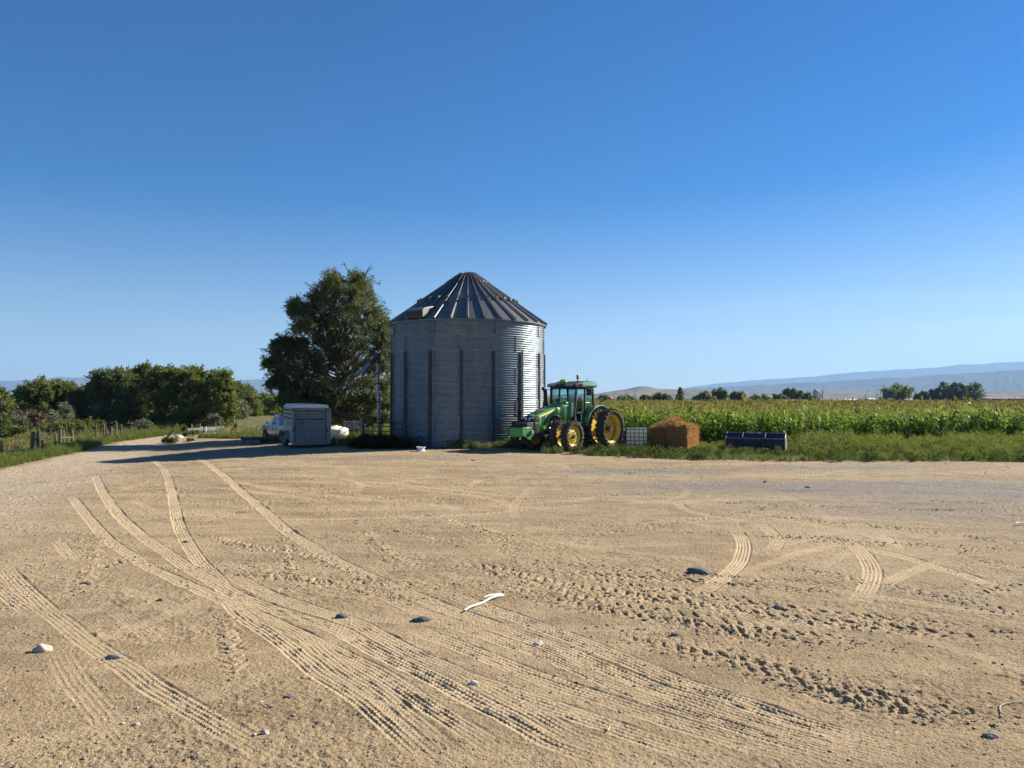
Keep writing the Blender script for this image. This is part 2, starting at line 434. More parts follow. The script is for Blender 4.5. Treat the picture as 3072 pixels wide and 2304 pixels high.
LUG = [  # chopped-up tractor tracks
 ([(1264,1693),(1373,1698),(1472,1708),(1572,1733),(1646,1748),(1736,1768),(1820,1778),(1920,1798),(2019,1807),(2121,1826),(2270,1846),(2420,1862),(2569,1880),(2718,1895),(2867,1909),(3016,1939),(3100,1962)],.42,1.0),
 ([(1480,1735),(1600,1762),(1700,1790),(1800,1815),(1920,1835),(2040,1852),(2160,1868),(2320,1900),(2480,1920),(2620,1932),(2760,1950)],.40,.8),
 ([(1497,1705),(1620,1712),(1771,1722),(1870,1733),(1995,1740),(2094,1748),(2221,1758),(2320,1763),(2420,1768),(2569,1773)],.30,.8),
 ([(1746,1885),(1845,1909),(1945,1929),(2044,1954),(2100,1965),(2196,1978),(2345,2018),(2420,2039),(2519,2073),(2618,2093),(2718,2118),(2792,2132),(2892,2147),(3016,2172),(3110,2195)],.36,.85),
 ([(1972,1855),(2121,1885),(2271,1900),(2340,1932)],.36,.8),
 ([(1065,1559),(1114,1609),(1149,1648),(1199,1683),(1249,1708)],.34,.7),
 ([(1268,1539),(1348,1564),(1423,1579),(1497,1604),(1622,1628)],.34,.7),
 ([(1164,1579),(1249,1609),(1323,1628),(1398,1643)],.30,.6),
 ([(567,1589),(696,1628),(845,1648),(945,1670),(1040,1700),(1120,1740),(1200,1760)],.28,.55),
 ([(632,1683),(796,1708),(945,1743),(1094,1773),(1224,1803)],.28,.6),
 ([(587,1579),(671,1549),(771,1519),(845,1494),(920,1474)],.26,.8),
 ([(840,1594),(865,1658),(880,1723),(870,1773)],.22,.6),
 ([(278,1708),(323,1693),(398,1668)],.30,.9),
 ([(283,1614),(288,1698),(224,1773),(190,1800)],.30,.7),
 ([(671,1850),(690,1940),(700,2000),(716,2060)],.24,.7),
 ([(2350,1700),(2450,1715),(2560,1728)],.22,.7),
 ([(2860,1640),(2960,1690),(3080,1700)],.3,.5),
 ([(2880,1790),(2960,1765),(3080,1740)],.3,.7),
 ([(1000,1748),(1100,1773),(1224,1803),(1320,1795),(1460,1790)],.24,.5),
 ([(2960,2010),(3020,2030),(3090,2060)],.3,.6),
]
def densify(pts, step):
    p = pts if isinstance(pts, np.ndarray) else np.array([G(u, v) for u, v in pts])
    for _ in range(2):   # rounded corners
        q = [p[0]]
        for a, b in zip(p[:-1], p[1:]): q += [a * .75 + b * .25, a * .25 + b * .75]
        q.append(p[-1]); p = np.array(q)
    d = np.hypot(*np.diff(p, axis=0).T); s = np.concatenate([[0], np.cumsum(d)])
    n = max(3, int(s[-1] / step)); t = np.linspace(0, s[-1], n)
    return np.stack([np.interp(t, s, p[:, 0]), np.interp(t, s, p[:, 1])], 1), t

def old_arcs(n, seed, y0, y1):
    r = np.random.default_rng(seed); out = []
    for _ in range(n):
        y = y0 + (y1 - y0) * r.random(); x = (r.random() * 1.3 - .65) * y; a = r.random() * 6.28; kk = r.normal() * .16; L = 3 + 6 * r.random(); q = []
        for t in np.linspace(-L / 2, L / 2, 14): q.append((x + math.cos(a + kk * t / 2) * t, y + math.sin(a + kk * t / 2) * t * .8))
        out.append(np.array(q))
    return out
CAR += [([(u + 55, v - 26) for u, v in CAR[3][0][11:]], .26, 1.0), ([(u - 40, v + 22) for u, v in CAR[3][0][9:]], .22, .8), ([(u + 70, v - 4) for u, v in CAR[0][0][10:]], .22, .8), ([(u + 60, v - 18) for u, v in CAR[1][0][7:]], .24, .8)]
LUG += [([(u + 30, v - 26) for u, v in LUG[0][0][3:]], .36, .7), ([(u - 60, v + 14) for u, v in LUG[1][0]], .36, .7), ([(u + 20, v - 20) for u, v in LUG[3][0]], .40, .4), ([(u - 50, v + 12) for u, v in LUG[3][0][4:]], .30, .6), ([(u, v - 22) for u, v in LUG[2][0]], .30, .6), ([(u + 20, v + 10) for u, v in LUG[8][0]], .25, .5)]
CAR += [(q, .24, .50) for q in old_arcs(36, 5, 8, 30)] + [(q, .22, .40) for q in old_arcs(6, 8, 6, 10)]
LUG += [(q, .34, .50) for q in old_arcs(18, 6, 9, 30)]
def press_tracks(x, y, h, trk):
    for kind, lst in (('lug', LUG), ('car', CAR)):
        for ti, (pts, w, amp) in enumerate(lst):
            c, s = densify(pts, 0.04)
            cc = c[::6]; lim = w * 0.75 + 0.16
            m = (x > c[:, 0].min() - lim) & (x < c[:, 0].max() + lim) & (y > c[:, 1].min() - lim) & (y < c[:, 1].max() + lim)
            idx = np.nonzero(m)[0]
            keep = []
            for ch in np.array_split(idx, max(1, len(idx) * len(cc) // 8000000 + 1)):
                d2 = (x[ch][:, None] - cc[None, :, 0]) ** 2 + (y[ch][:, None] - cc[None, :, 1]) ** 2
                keep.append(ch[d2.min(1) < lim * lim])
            idx = np.concatenate(keep)
            if len(idx) == 0: continue
            T = np.gradient(c, axis=0); T /= np.hypot(T[:, 0], T[:, 1])[:, None]
            for ch in np.array_split(idx, max(1, len(idx) * len(c) // 8000000 + 1)):
                if len(ch) == 0: continue
                d2 = (x[ch][:, None] - c[None, :, 0]) ** 2 + (y[ch][:, None] - c[None, :, 1]) ** 2
                i = d2.argmin(1)
                dx, dy = x[ch] - c[i, 0], y[ch] - c[i, 1]
                ss = s[i] + dx * T[i, 0] + dy * T[i, 1]
                tt = dx * -T[i, 1] + dy * T[i, 0]
                ends = smooth(np.minimum(ss, s[-1] - ss) / min(1.6, .35 * s[-1]))
                u = tt / (w / 2)
                wob = (vnoise(ss * 1.3, np.full_like(ss, ti * 7.7), 91) - .5) * 0.10
                u = u + wob
                st = (0.5 + 0.75 * vnoise(ss * 0.8, u * .4 + ti * 3.1, 55)) * ends * amp
                if kind == 'car':
                    env = 1 - smooth((np.abs(u) - 0.86) / 0.28)
                    zig = 0.05 * (np.abs(((ss / 0.055) % 1) - .5) * 4 - 1)
                    hh = -0.006 * env
                    for u0 in (-.64, -.22, .20, .62):
                        hh = hh + 0.0150 * np.exp(-((u - u0 + zig) / .050) ** 2) * (0.45 + 0.85 * vnoise(ss * 9, u * 0 + u0 * 31 + ti, 23))
                    sip = np.maximum(0, np.sin(2 * np.pi * (ss / 0.052 + 0.8 * u))) ** 5
                    hh = hh + 0.0065 * sip * (vnoise(ss * 7, u * 5 + ti, 61) > .45) * env
                    hh = hh + 0.006 * np.exp(-((np.abs(u) - 1.10) / .12) ** 2) * vnoise(ss * 9, u * 3, 3)
                    fl = env * np.minimum(st, 1.1) * 0.62
                    lowp = 0.07 * (fbm(x[ch] * .22, y[ch] * .22, 3, 1) - .5) + 0.055 * (fbm(x[ch] * .5 + 3, y[ch] * 1.1, 4, 2) - .5)
                    h[ch] = h[ch] + (lowp - h[ch]) * np.minimum(.92, 1.15 * env * np.minimum(st, 1)) + hh * st
                else:
                    env = 1 - smooth((np.abs(u) - 0.85) / 0.35)
                    ph = ss / 0.165 + np.where(u > 0, 0.5, 0.0) + 0.75 * np.abs(u)
                    fr = ph - np.floor(ph)
                    pit = smooth(1.25 * (1 - np.abs(fr - .5) / .24)) * smooth((np.abs(u) - .08) / .15)
                    keepn = vnoise(np.floor(ph) * 3.3, np.where(u > 0, 5.5, 1.5) + ti * 9, 77)
                    rag = fbm(x[ch] * 20, y[ch] * 20, 3, 14) - .5
                    hh = (-0.033 * pit * (0.1 + 1.25 * keepn) + 0.007 * (1 - pit)) * env + 0.050 * rag * env
                    fl = env * st * 0.35 * (1 - pit)
                    h[ch] += hh * st
                trk[ch] = np.maximum(trk[ch], np.clip(fl, 0, 1))

def make_ground():
    rows = np.concatenate([[-2.5, -1, 0.5, 1.8, 2.8, 3.6, 4.2, 4.6],
                           1.0 / np.linspace(1 / 4.85, 1 / 66.0, 960),
                           66.0 * np.exp(np.linspace(0.04, math.log(30000 / 66.0), 60))])
    tf = np.linspace(-0.70, 0.70, 1640)
    te = 0.70 + np.array([.004, .01, .02, .035, .06, .1, .16, .25, .4, .7, 1.2, 2.2, 4.5, 10, 24])
    t = np.concatenate([-te[::-1], tf, te])
    YY, TT = np.meshgrid(rows, t, indexing='ij')
    XX = TT * (YY + 3.0)
    x = XX.ravel(); y = YY.ravel()
    near = (y < 75) & (np.abs(x) < 75)
    h = np.zeros_like(x); trk = np.zeros_like(x)
    xn, yn = x[near], y[near]
    hn = 0.07 * (fbm(xn * .22, yn * .22, 3, 1) - .5)
    hn += 0.055 * (fbm(xn * .5 + 3, yn * 1.1, 4, 2) - .5)
    hn += 0.022 * (fbm(xn * 3.1, yn * 4.0, 3, 5) - .5)
    patch = smooth((fbm(xn * .55, yn * .8, 3, 8) - .42) / .16)
    hn += 0.026 * patch * (fbm(xn * 11, yn * 13, 3, 12) - .5)
    hn += (0.004 + .007 * patch) * (vnoise(xn * 30, yn * 30, 31) - .5) + 0.008 * (vnoise(xn * 75, yn * 75, 32) - .5)
    hn += 0.05 * (fbm(xn * 1.2, yn * 2.4, 4, 47) - .5) * smooth((yn - 11) / 9)
    # old scraped-over ruts, long and low
    a1 = xn * .97 + yn * .25; b1 = yn * .97 - xn * .25
    hn += 0.045 * (fbm(a1 * .35, b1 * 2.6, 3, 41) - .5) * smooth((yn - 9) / 8)
    kn = np.zeros_like(xn)
    press_tracks(xn, yn, hn, kn)
    h[near] = hn; trk[near] = kn
    z = zbase(x, y) + h
    # hollow of the second yard track and the low berm along the drive behind the trailer
    z += 0.16 * np.exp(-((y - 50 - 0.1 * (x + 20)) / 2.2) ** 2) * smooth((-x - 13.5) / 2) * smooth((x + 22.5) / 3)
    rl, rr = road_left(y), road_right(y)
    wob = 0.9 * (fbm(x * .45, y * .45, 3, 61) - .5)
    road = smooth((x - rl + wob) / 0.7) * smooth((rr - x + 1.6 * wob) / 2.6 + .3) * (y < 72)
    grav = np.zeros_like(x)
    for gx, gy, sx, sy, am in ((11, 22, 6.5, 1.6, 1.0), (15, 20.5, 6, 2.0, .9), (3.4, 26.5, 3.0, 1.1, .7), (9.5, 17.5, 4.5, 1.6, .55), (8.5, 27.5, 5, 1.0, .6), (14, 28.5, 4, .9, .6),
                               (-4.3, 32.5, 5, 1.2, .5), (12, 14.5, 4, 1.8, .35), (-15, 42, 5, 3, .6), (-13, 37, 5, 2, .6), (5.5, 22.5, 3, 1.5, .4)):
        grav += am * np.exp(-((x - gx) / sx) ** 2 - ((y - gy) / sy) ** 2)
    grav *= 0.35 + 1.1 * fbm(x * .8, y * 1.6, 4, 71)
    grav = np.clip(grav * 1.25, 0, 1) * .9
    veg = np.zeros_like(x)
    vn = fbm(x * .5, y * .5, 3, 81) - .5
    left = smooth((rl - x + .2 + vn * 1.5) / 0.8)
    edge = np.interp(x, [-3.2, 0, 1.6, 2.4, 3.2, 4.2, 6, 8.3, 10, 20, 40], [38.5, 38, 36.3, 35.5, 34.4, 33.0, 32.2, 31.3, 30.8, 30.3, 29.3])
    right = smooth((y - edge - vn * 1.2) / .8) * smooth((x + 3.5) / 1)
    back = smooth((y - 47 - 2.5 * vn) / 1.5) * smooth((x + 12.5) / 1.5)
    back2 = smooth((y - 58 - 4 * vn + .55 * (x + 20)) / 2) * smooth((x - rr - .5) / 1.0)
    tank = smooth((y - 41 - 2 * vn) / 1) * smooth((x + 10.6) / .8) * smooth((-5.2 - x) / .8)
    veg = np.maximum.reduce([left, right, back, back2, tank, (y > 76) * 1.0])
    nr, nc = len(rows), len(t)
    I = np.arange(nr * nc).reshape(nr, nc)
    F = np.stack([I[:-1, :-1], I[:-1, 1:], I[1:, 1:], I[1:, :-1]], -1).reshape(-1, 4)
    V = np.stack([x, y, z], 1)
    onroad = (road[F].mean(1) > 0.5)
    M_G = ground_material()
    at = {'track': trk, 'gravel': grav, 'road': road, 'veg': np.clip(veg, 0, 1)}
    def sub(name, sel):
        used = np.unique(F[sel]); mp = np.zeros(len(V), np.int32); mp[used] = np.arange(len(used))
        VV, FF = V[used], mp[F[sel]]
        A = {k2: a[used] for k2, a in at.items()}
        if name == 'ground':   # the part behind the camera
            b = len(VV); e = np.array([(-30000, -30000), (30000, -30000), (30000, -2.5), (-30000, -2.5)], float)
            VV = np.concatenate([VV, np.column_stack([e, np.full(4, -0.03)])])
            FF = np.concatenate([FF, [[b, b + 1, b + 2, b + 3]]])
            A = {k2: np.concatenate([a, np.full(4, 0.4 if k2 == 'veg' else 0.)]) for k2, a in A.items()}
        return mesh_np(name, VV, FF, M_G, flat=False, attrs=A)
    g = sub('ground', ~onroad); tag(g, 'dry tan dirt yard and fields criss-crossed by tyre tracks', 'ground', kind='structure')
    r = sub('gravel_road', onroad); tag(r, 'pale gravel road curving away past the trees', 'road', kind='structure')
    # a look-up of the local height for things that stand near
    return None
make_ground()
def zg(x, y):
    xa = np.atleast_1d(np.asarray(x, float)); ya = np.atleast_1d(np.asarray(y, float))
    h = 0.07 * (fbm(xa * .22, ya * .22, 3, 1) - .5) + 0.055 * (fbm(xa * .5 + 3, ya * 1.1, 4, 2) - .5)
    r = zbase(xa, ya) + h
    return r if np.ndim(x) else float(r[0])

# ------------------------------------------------------------------ hills and mountains
def hill_material(name, ca, cb, cg):
    k = NT(name)
    pos = k.n('ShaderNodeNewGeometry').outputs['Position']
    col = k.mix(k.ramp(k.noise(pos, 0.0045, 6, 0.6), [(0.4, 0.0), (0.62, 1.0)]), ca, cb)
    col = k.mix(k.ramp(k.noise(pos, 0.012, 5, 0.6), [(0.5, 0.0), (0.72, 0.7)]), col, cg)
    b = k.n('ShaderNodeBsdfPrincipled'); k.l(col, b.inputs['Base Color']); b.inputs['Roughness'].default_value = 1.0
    b.inputs['Specular IOR Level'].default_value = 0.0
    k.l(b.outputs[0], k.out.inputs['Surface']); return k.m
HM = hill_material('dry_hills', (0.14, 0.115, 0.085), (0.24, 0.20, 0.15), (0.075, 0.075, 0.048))
HM2 = hill_material('far_slopes', (0.075, 0.075, 0.07), (0.13, 0.12, 0.105), (0.05, 0.058, 0.05))
def ridge(name, label, cat, prof, D, depth, rough, seed, m, nu=420, gull=1.0):
    prof = np.array(prof, float)
    us = np.linspace(prof[0, 0], prof[-1, 0], nu)
    vs = np.interp(us, prof[:, 0], prof[:, 1])
    w = np.array([1, 2, 3, 2, 1.]) / 9
    vs = np.convolve(np.pad(vs, 2, mode='edge'), w, 'valid')
    zc = np.array([P(1536, v, D)[2] for v in vs])
    xs = (us - 1536) / FPX * D
    zc = zc + rough * (fbm(xs / (D * .012), xs * 0, 4, seed) - .5) * 2
    rows = np.linspace(-1, 1, 44)
    V = []
    for r_ in rows:
        yy = D + r_ * depth
        fall = (1 - abs(r_)) ** 1.25
        sp = D * .006
        rg = 1 - np.abs(fbm(xs / sp, xs * 0 + yy / (sp * 3.2), 4, seed + 5) * 2 - 1)
        zz = zc * fall - gull * zc * 0.33 * rg * (1 - abs(r_)) * (abs(r_)) * 2.2
        V.append(np.stack([xs * (yy / D), np.full_like(xs, yy), np.maximum(zz - 3 * abs(r_), -4)], 1))
    V = np.concatenate(V); I = np.arange(len(V)).reshape(len(rows), nu)
    F = np.stack([I[:-1, :-1], I[:-1, 1:], I[1:, 1:], I[1:, :-1]], -1).reshape(-1, 4)
    o = mesh_np(name, V, F, m, flat=False)
    return tag(o, label, cat, kind='structure')
ridge('hills', 'low dry brown hills with a rounded peak behind the cornfield', 'hills',
      [(1330,1196),(1500,1190),(1640,1185),(1776,1181),(1800,1180),(1840,1172),(1857,1168),(1873,1169),(1895,1163),(1917,1158),(1946,1158),(1974,1165),(2006,1167),(2060,1166),(2150,1172),(2260,1176),(2380,1178),(2460,1173),(2560,1174),(2700,1178),(2850,1176),(3000,1171),(3200,1172),(3500,1180)], 3800, 1300, 3.0, 3, HM)
ridge('hills', 'blue-grey long slope rising to the right behind the brown hills', 'hills',
      [(1700,1196),(1960,1178),(2060,1165),(2180,1158),(2300,1153),(2440,1146),(2579,1137),(2719,1128),(2858,1118),(3072,1107),(3300,1096),(3700,1090)], 8200, 2400, 7.0, 9, HM2)
ridge('mountains', 'farthest pale blue mountain slope at the right', 'mountains',
      [(1850,1196),(2010,1172),(2080,1158),(2180,1146),(2300,1135),(2440,1128),(2510,1118),(2649,1108),(2824,1097),(2886,1088),(2928,1090),(2998,1083),(3072,1080),(3300,1070),(3700,1075)], 14500, 3000, 12.0, 15, HM2)
ridge('mountains', 'pale blue mountain range behind the trees at the left', 'mountains',
      [(-700,1150),(-300,1148),(0,1142),(127,1135),(160,1130),(181,1127),(224,1130),(271,1130),(420,1140),(560,1146),(640,1145),(700,1140),(760,1136),(830,1136),(950,1142),(1100,1155),(1250,1175),(1400,1196)], 11500, 2600, 8.0, 21, HM2)

# ------------------------------------------------------------------ trees
def unit(a): return a / np.maximum(np.linalg.norm(a, axis=-1, keepdims=True), 1e-9)
def leaf_quads(C, D, L, W, r=None):
    """Pointed leaves (one quad each) from base C along D."""
    r = r or rng
    D = unit(D); N = unit(r.normal(size=D.shape)); S = unit(np.cross(D, N)); N = np.cross(S, D)
    L = np.broadcast_to(L, len(C))[:, None]; W = np.broadcast_to(W, len(C))[:, None]
    mid = C + D * L * .45 + N * L * .08
    V = np.stack([C, mid + S * W * .5, C + D * L, mid - S * W * .5], 1).reshape(-1, 3)
    return V, np.arange(len(V)).reshape(-1, 4)

class Geo:
    def __init__(s): s.V = []; s.F = []; s.n = 0
    def add(s, V, F):
        s.V.append(V); s.F.append(F + s.n); s.n += len(V)
    def tubes(s, P0, P1, R0, R1, k=3):
        P0, P1 = np.asarray(P0, float), np.asarray(P1, float); n = len(P0)
        if n == 0: return
        d = unit(P1 - P0); a = unit(np.cross(d, np.where(np.abs(d[:, 2:3]) > .9, [[1., 0, 0]], [[0., 0, 1]]))); b = np.cross(d, a)
        t = np.arange(k) * 2 * np.pi / k
        ring = (a[:, None] * np.cos(t)[None, :, None] + b[:, None] * np.sin(t)[None, :, None])
        V = np.concatenate([P0[:, None] + ring * np.broadcast_to(R0, n)[:, None, None], P1[:, None] + ring * np.broadcast_to(R1, n)[:, None, None]], 1)
        j = np.arange(k); j2 = (j + 1) % k
        f = np.stack([j, j2, j2 + k, j + k], 1)
        s.add(V.reshape(-1, 3), (f[None] + (np.arange(n) * 2 * k)[:, None, None]).reshape(-1, 4))
    def out(s, name, m, parent=None):
        return mesh_np(name, np.concatenate(s.V), np.concatenate(s.F), m, parent)

def bark(name, c): return mat(name, c, .95, 0, tuple(x * .55 for x in c), 6, .6, .6, 18, .1)
BARK = bark('bark', (0.17, 0.13, 0.095)); BARK_PALE = bark('pale_twigs', (0.30, 0.26, 0.21))
LF_ELM = leaf_mat('elm_leaves', (0.036, 0.058, 0.014), (0.085, 0.112, 0.028), (0.185, 0.195, 0.065), trans=.38)
LF_COT = leaf_mat('cottonwood_leaves', (0.055, 0.088, 0.018), (0.140, 0.180, 0.036), (0.265, 0.280, 0.075), trans=.50)
LF_OLIVE = leaf_mat('russian_olive_leaves', (0.10, 0.115, 0.065), (0.16, 0.175, 0.11), (0.25, 0.26, 0.17))
LF_YEL = leaf_mat('yellow_green_leaves', (0.075, 0.095, 0.018), (0.14, 0.16, 0.03), (0.23, 0.235, 0.05))
LF_RED = leaf_mat('reddish_twigs', (0.085, 0.050, 0.032), (0.15, 0.085, 0.055), (0.20, 0.14, 0.09))
LF_DARK = leaf_mat('dark_leaves', (0.034, 0.062, 0.018), (0.086, 0.122, 0.034), (0.175, 0.200, 0.062), trans=.38)
LF_LIGHT = leaf_mat('light_leaves', (0.12, 0.16, 0.03), (0.20, 0.25, 0.04), (0.26, 0.30, 0.06))

def tree(name, label, cat, base, blobs, leaf, L, W, n_twig, n_leaf, trunk_r=.18, group=None, up=.35, droop=.15, bare=0, bare_m=None, seed=1, reach=.6):
    """blobs: world centres (x,y,z) and radii; limbs run from the trunk to each, twigs fill it, leaves sit along the twigs."""
    r = np.random.default_rng(seed)
    base = np.array(base, float); B = np.array(blobs, float)
    root = thing(name, label, cat, tuple(base), 0, group)
    C = B[:, :3] - base; Rr = B[:, 3]
    top = np.array([np.average(C[:, 0]), np.average(C[:, 1]), 0])
    zmin, zmax = C[:, 2].min(), C[:, 2].max()
    br = Geo(); lf = Geo()
    # trunk: a bent tapering pole to ~60 % of the crown
    n = 7; th = zmin + (zmax - zmin) * .62 if len(B) > 1 else max(zmin, .3)
    tp = [np.array([0, 0, -.15])]
    for i in range(1, n + 1):
        f = i / n
        tp.append(np.array([top[0] * f ** 1.4 * .8, top[1] * f ** 1.4 * .8, th * f]) + r.normal(size=3) * [trunk_r * .5, trunk_r * .5, 0])
    tp = np.array(tp); tr = trunk_r * (1.15 - .85 * np.arange(n + 1) / n)
    br.tubes(tp[:-1], tp[1:], tr[:-1], tr[1:], 8)
    for c, R_ in zip(C, Rr):
        # limb from the trunk, lower down
        zt = np.clip(c[2] * .62 - R_ * .3, th * .12, th)
        i = min(n - 1, int(zt / th * n)); st = tp[i] + (tp[i + 1] - tp[i]) * r.random()
        m1 = st * .55 + c * .45 + r.normal(size=3) * R_ * .2 - [0, 0, .1 * R_]
        e = c + r.normal(size=3) * R_ * .15
        rr = trunk_r * np.array([.42, .26, .10])
        br.tubes([st, m1], [m1, e], rr[:2], rr[1:], 5)
        d = unit(r.normal(size=(n_twig, 3)) + [0, 0, up])
        ln = R_ * (0.55 + reach * r.random(n_twig) ** 2)
        s0 = e + d * R_ * .08 + r.normal(size=(n_twig, 3)) * R_ * .18
        s1 = s0 + d * ln[:, None] - np.array([0, 0, 1]) * (droop * ln * r.random(n_twig))[:, None]
        k = max(1, int(n_twig * .7))
        br.tubes(s0[:k], s1[:k], trunk_r * .05 + .004, .004, 3)
        f = .25 + .8 * r.random((n_twig, n_leaf))
        pts = s0[:, None] + (s1 - s0)[:, None] * f[..., None] + r.normal(size=(n_twig, n_leaf, 3)) * R_ * .09
        ld = unit((s1 - s0)[:, None] * .8 / np.maximum(ln, .1)[:, None, None] + r.normal(size=(n_twig, n_leaf, 3)) * .75 - [0, 0, droop])
        pts = pts.reshape(-1, 3); ld = ld.reshape(-1, 3)
        lf.add(*leaf_quads(pts, ld, L * (.6 + .8 * r.random(len(pts))), W * (.6 + .8 * r.random(len(pts))), r))
    lf.out('crown', leaf, root)
    n_bark = sum(len(f) for f in br.F)
    if bare:
        tw = br
        for _ in range(bare):
            i = r.integers(len(C)); c = C[i] + [0, -Rr[i] * .75, 0] + r.normal(size=3) * Rr[i] * .4
            for _ in range(7):
                p = c.copy(); d = unit(np.array([r.normal(), r.normal() * .5 - .2, .5 + r.random()]))
                q = p + d * Rr[i] * (.5 + .5 * r.random()); tw.tubes([p], [q], .018, .008, 3)
                for _ in range(4):
                    d2 = unit(d + r.normal(size=3) * .6); q2 = q + d2 * Rr[i] * .5; tw.tubes([p + (q - p) * r.random()], [q2], .009, .004, 3)
    n_all = sum(len(f) for f in br.F); mi_ = np.zeros(n_all, int); mi_[n_bark:] = 1
    mesh_np('trunk', np.concatenate(br.V), np.concatenate(br.F), [BARK, bare_m or BARK_PALE], root, mi=mi_)
    return root

def px_blobs(lst, d, s, ox, oy, depth, seed, jit=.1, layers=2):
    """lst of (x,y,r) in an enlarged view (scale s, origin ox,oy) -> world blobs at about distance d."""
    r = np.random.default_rng(seed); out = []
    for (a, b, rad) in lst:
        u, v = ox + a / s, oy + b / s; rm = rad / s / FPX * d
        for k in range(layers):
            dd = d + (r.random() * 2 - 1) * depth
            p = P(u, v, dd)
            out.append((p[0], dd, p[2] + r.normal() * rm * jit, rm))
    return out

elm = [(730,110,70),(700,200,90),(760,180,80),(720,300,110),(980,130,85),(1010,210,100),(940,250,90),(1050,300,90),(880,340,120),(600,310,80),(540,340,80),(340,380,55),(400,430,80),(340,440,50),(470,500,100),(600,460,120),(760,450,120),(960,400,110),(1100,420,80),(1150,500,90),(1220,550,60),(620,590,115),(460,600,80),(390,600,45),(760,620,120),(930,600,120),(1080,620,110),(1190,650,85),(1250,720,60),(590,740,90),(720,780,120),(880,780,120),(1040,800,120),(1190,810,100),(1270,860,55),(330,770,75),(240,760,55),(170,780,45),(420,760,60),(200,870,70),(120,950,50),(70,965,30),(270,900,100),(400,880,100),(540,900,110),(330,1020,110),(200,1040,75),(170,1120,55),(110,1175,35),(240,1190,60),(460,1060,110),(620,1020,110),(790,980,115),(960,970,115),(1110,1000,110),(1240,1020,75),(330,1180,100),(480,1220,110),(300,1310,80),(230,1330,50),(640,1190,115),(810,1180,115),(980,1160,115),(1140,1180,110),(1260,1200,65),(460,1330,100),(620,1360,100),(780,1350,110),(950,1340,110),(1110,1350,110),(1250,1370,65),(800,1470,80),(960,1470,85),(1110,1500,80),(1240,1510,55),(620,1460,60),(1000,1540,50)]
tree('elm_tree', 'tall dark elm tree rising behind the stock trailer', 'tree', (X(1036, 51), 51, zg(X(1036, 51), 51)), px_blobs(elm, 51.5, 3.319, 780, 800, 2.4, 5),
     LF_ELM, .23, .052, 27, 25, .17, None, .25, .2, 30, None, 3, 1.6)

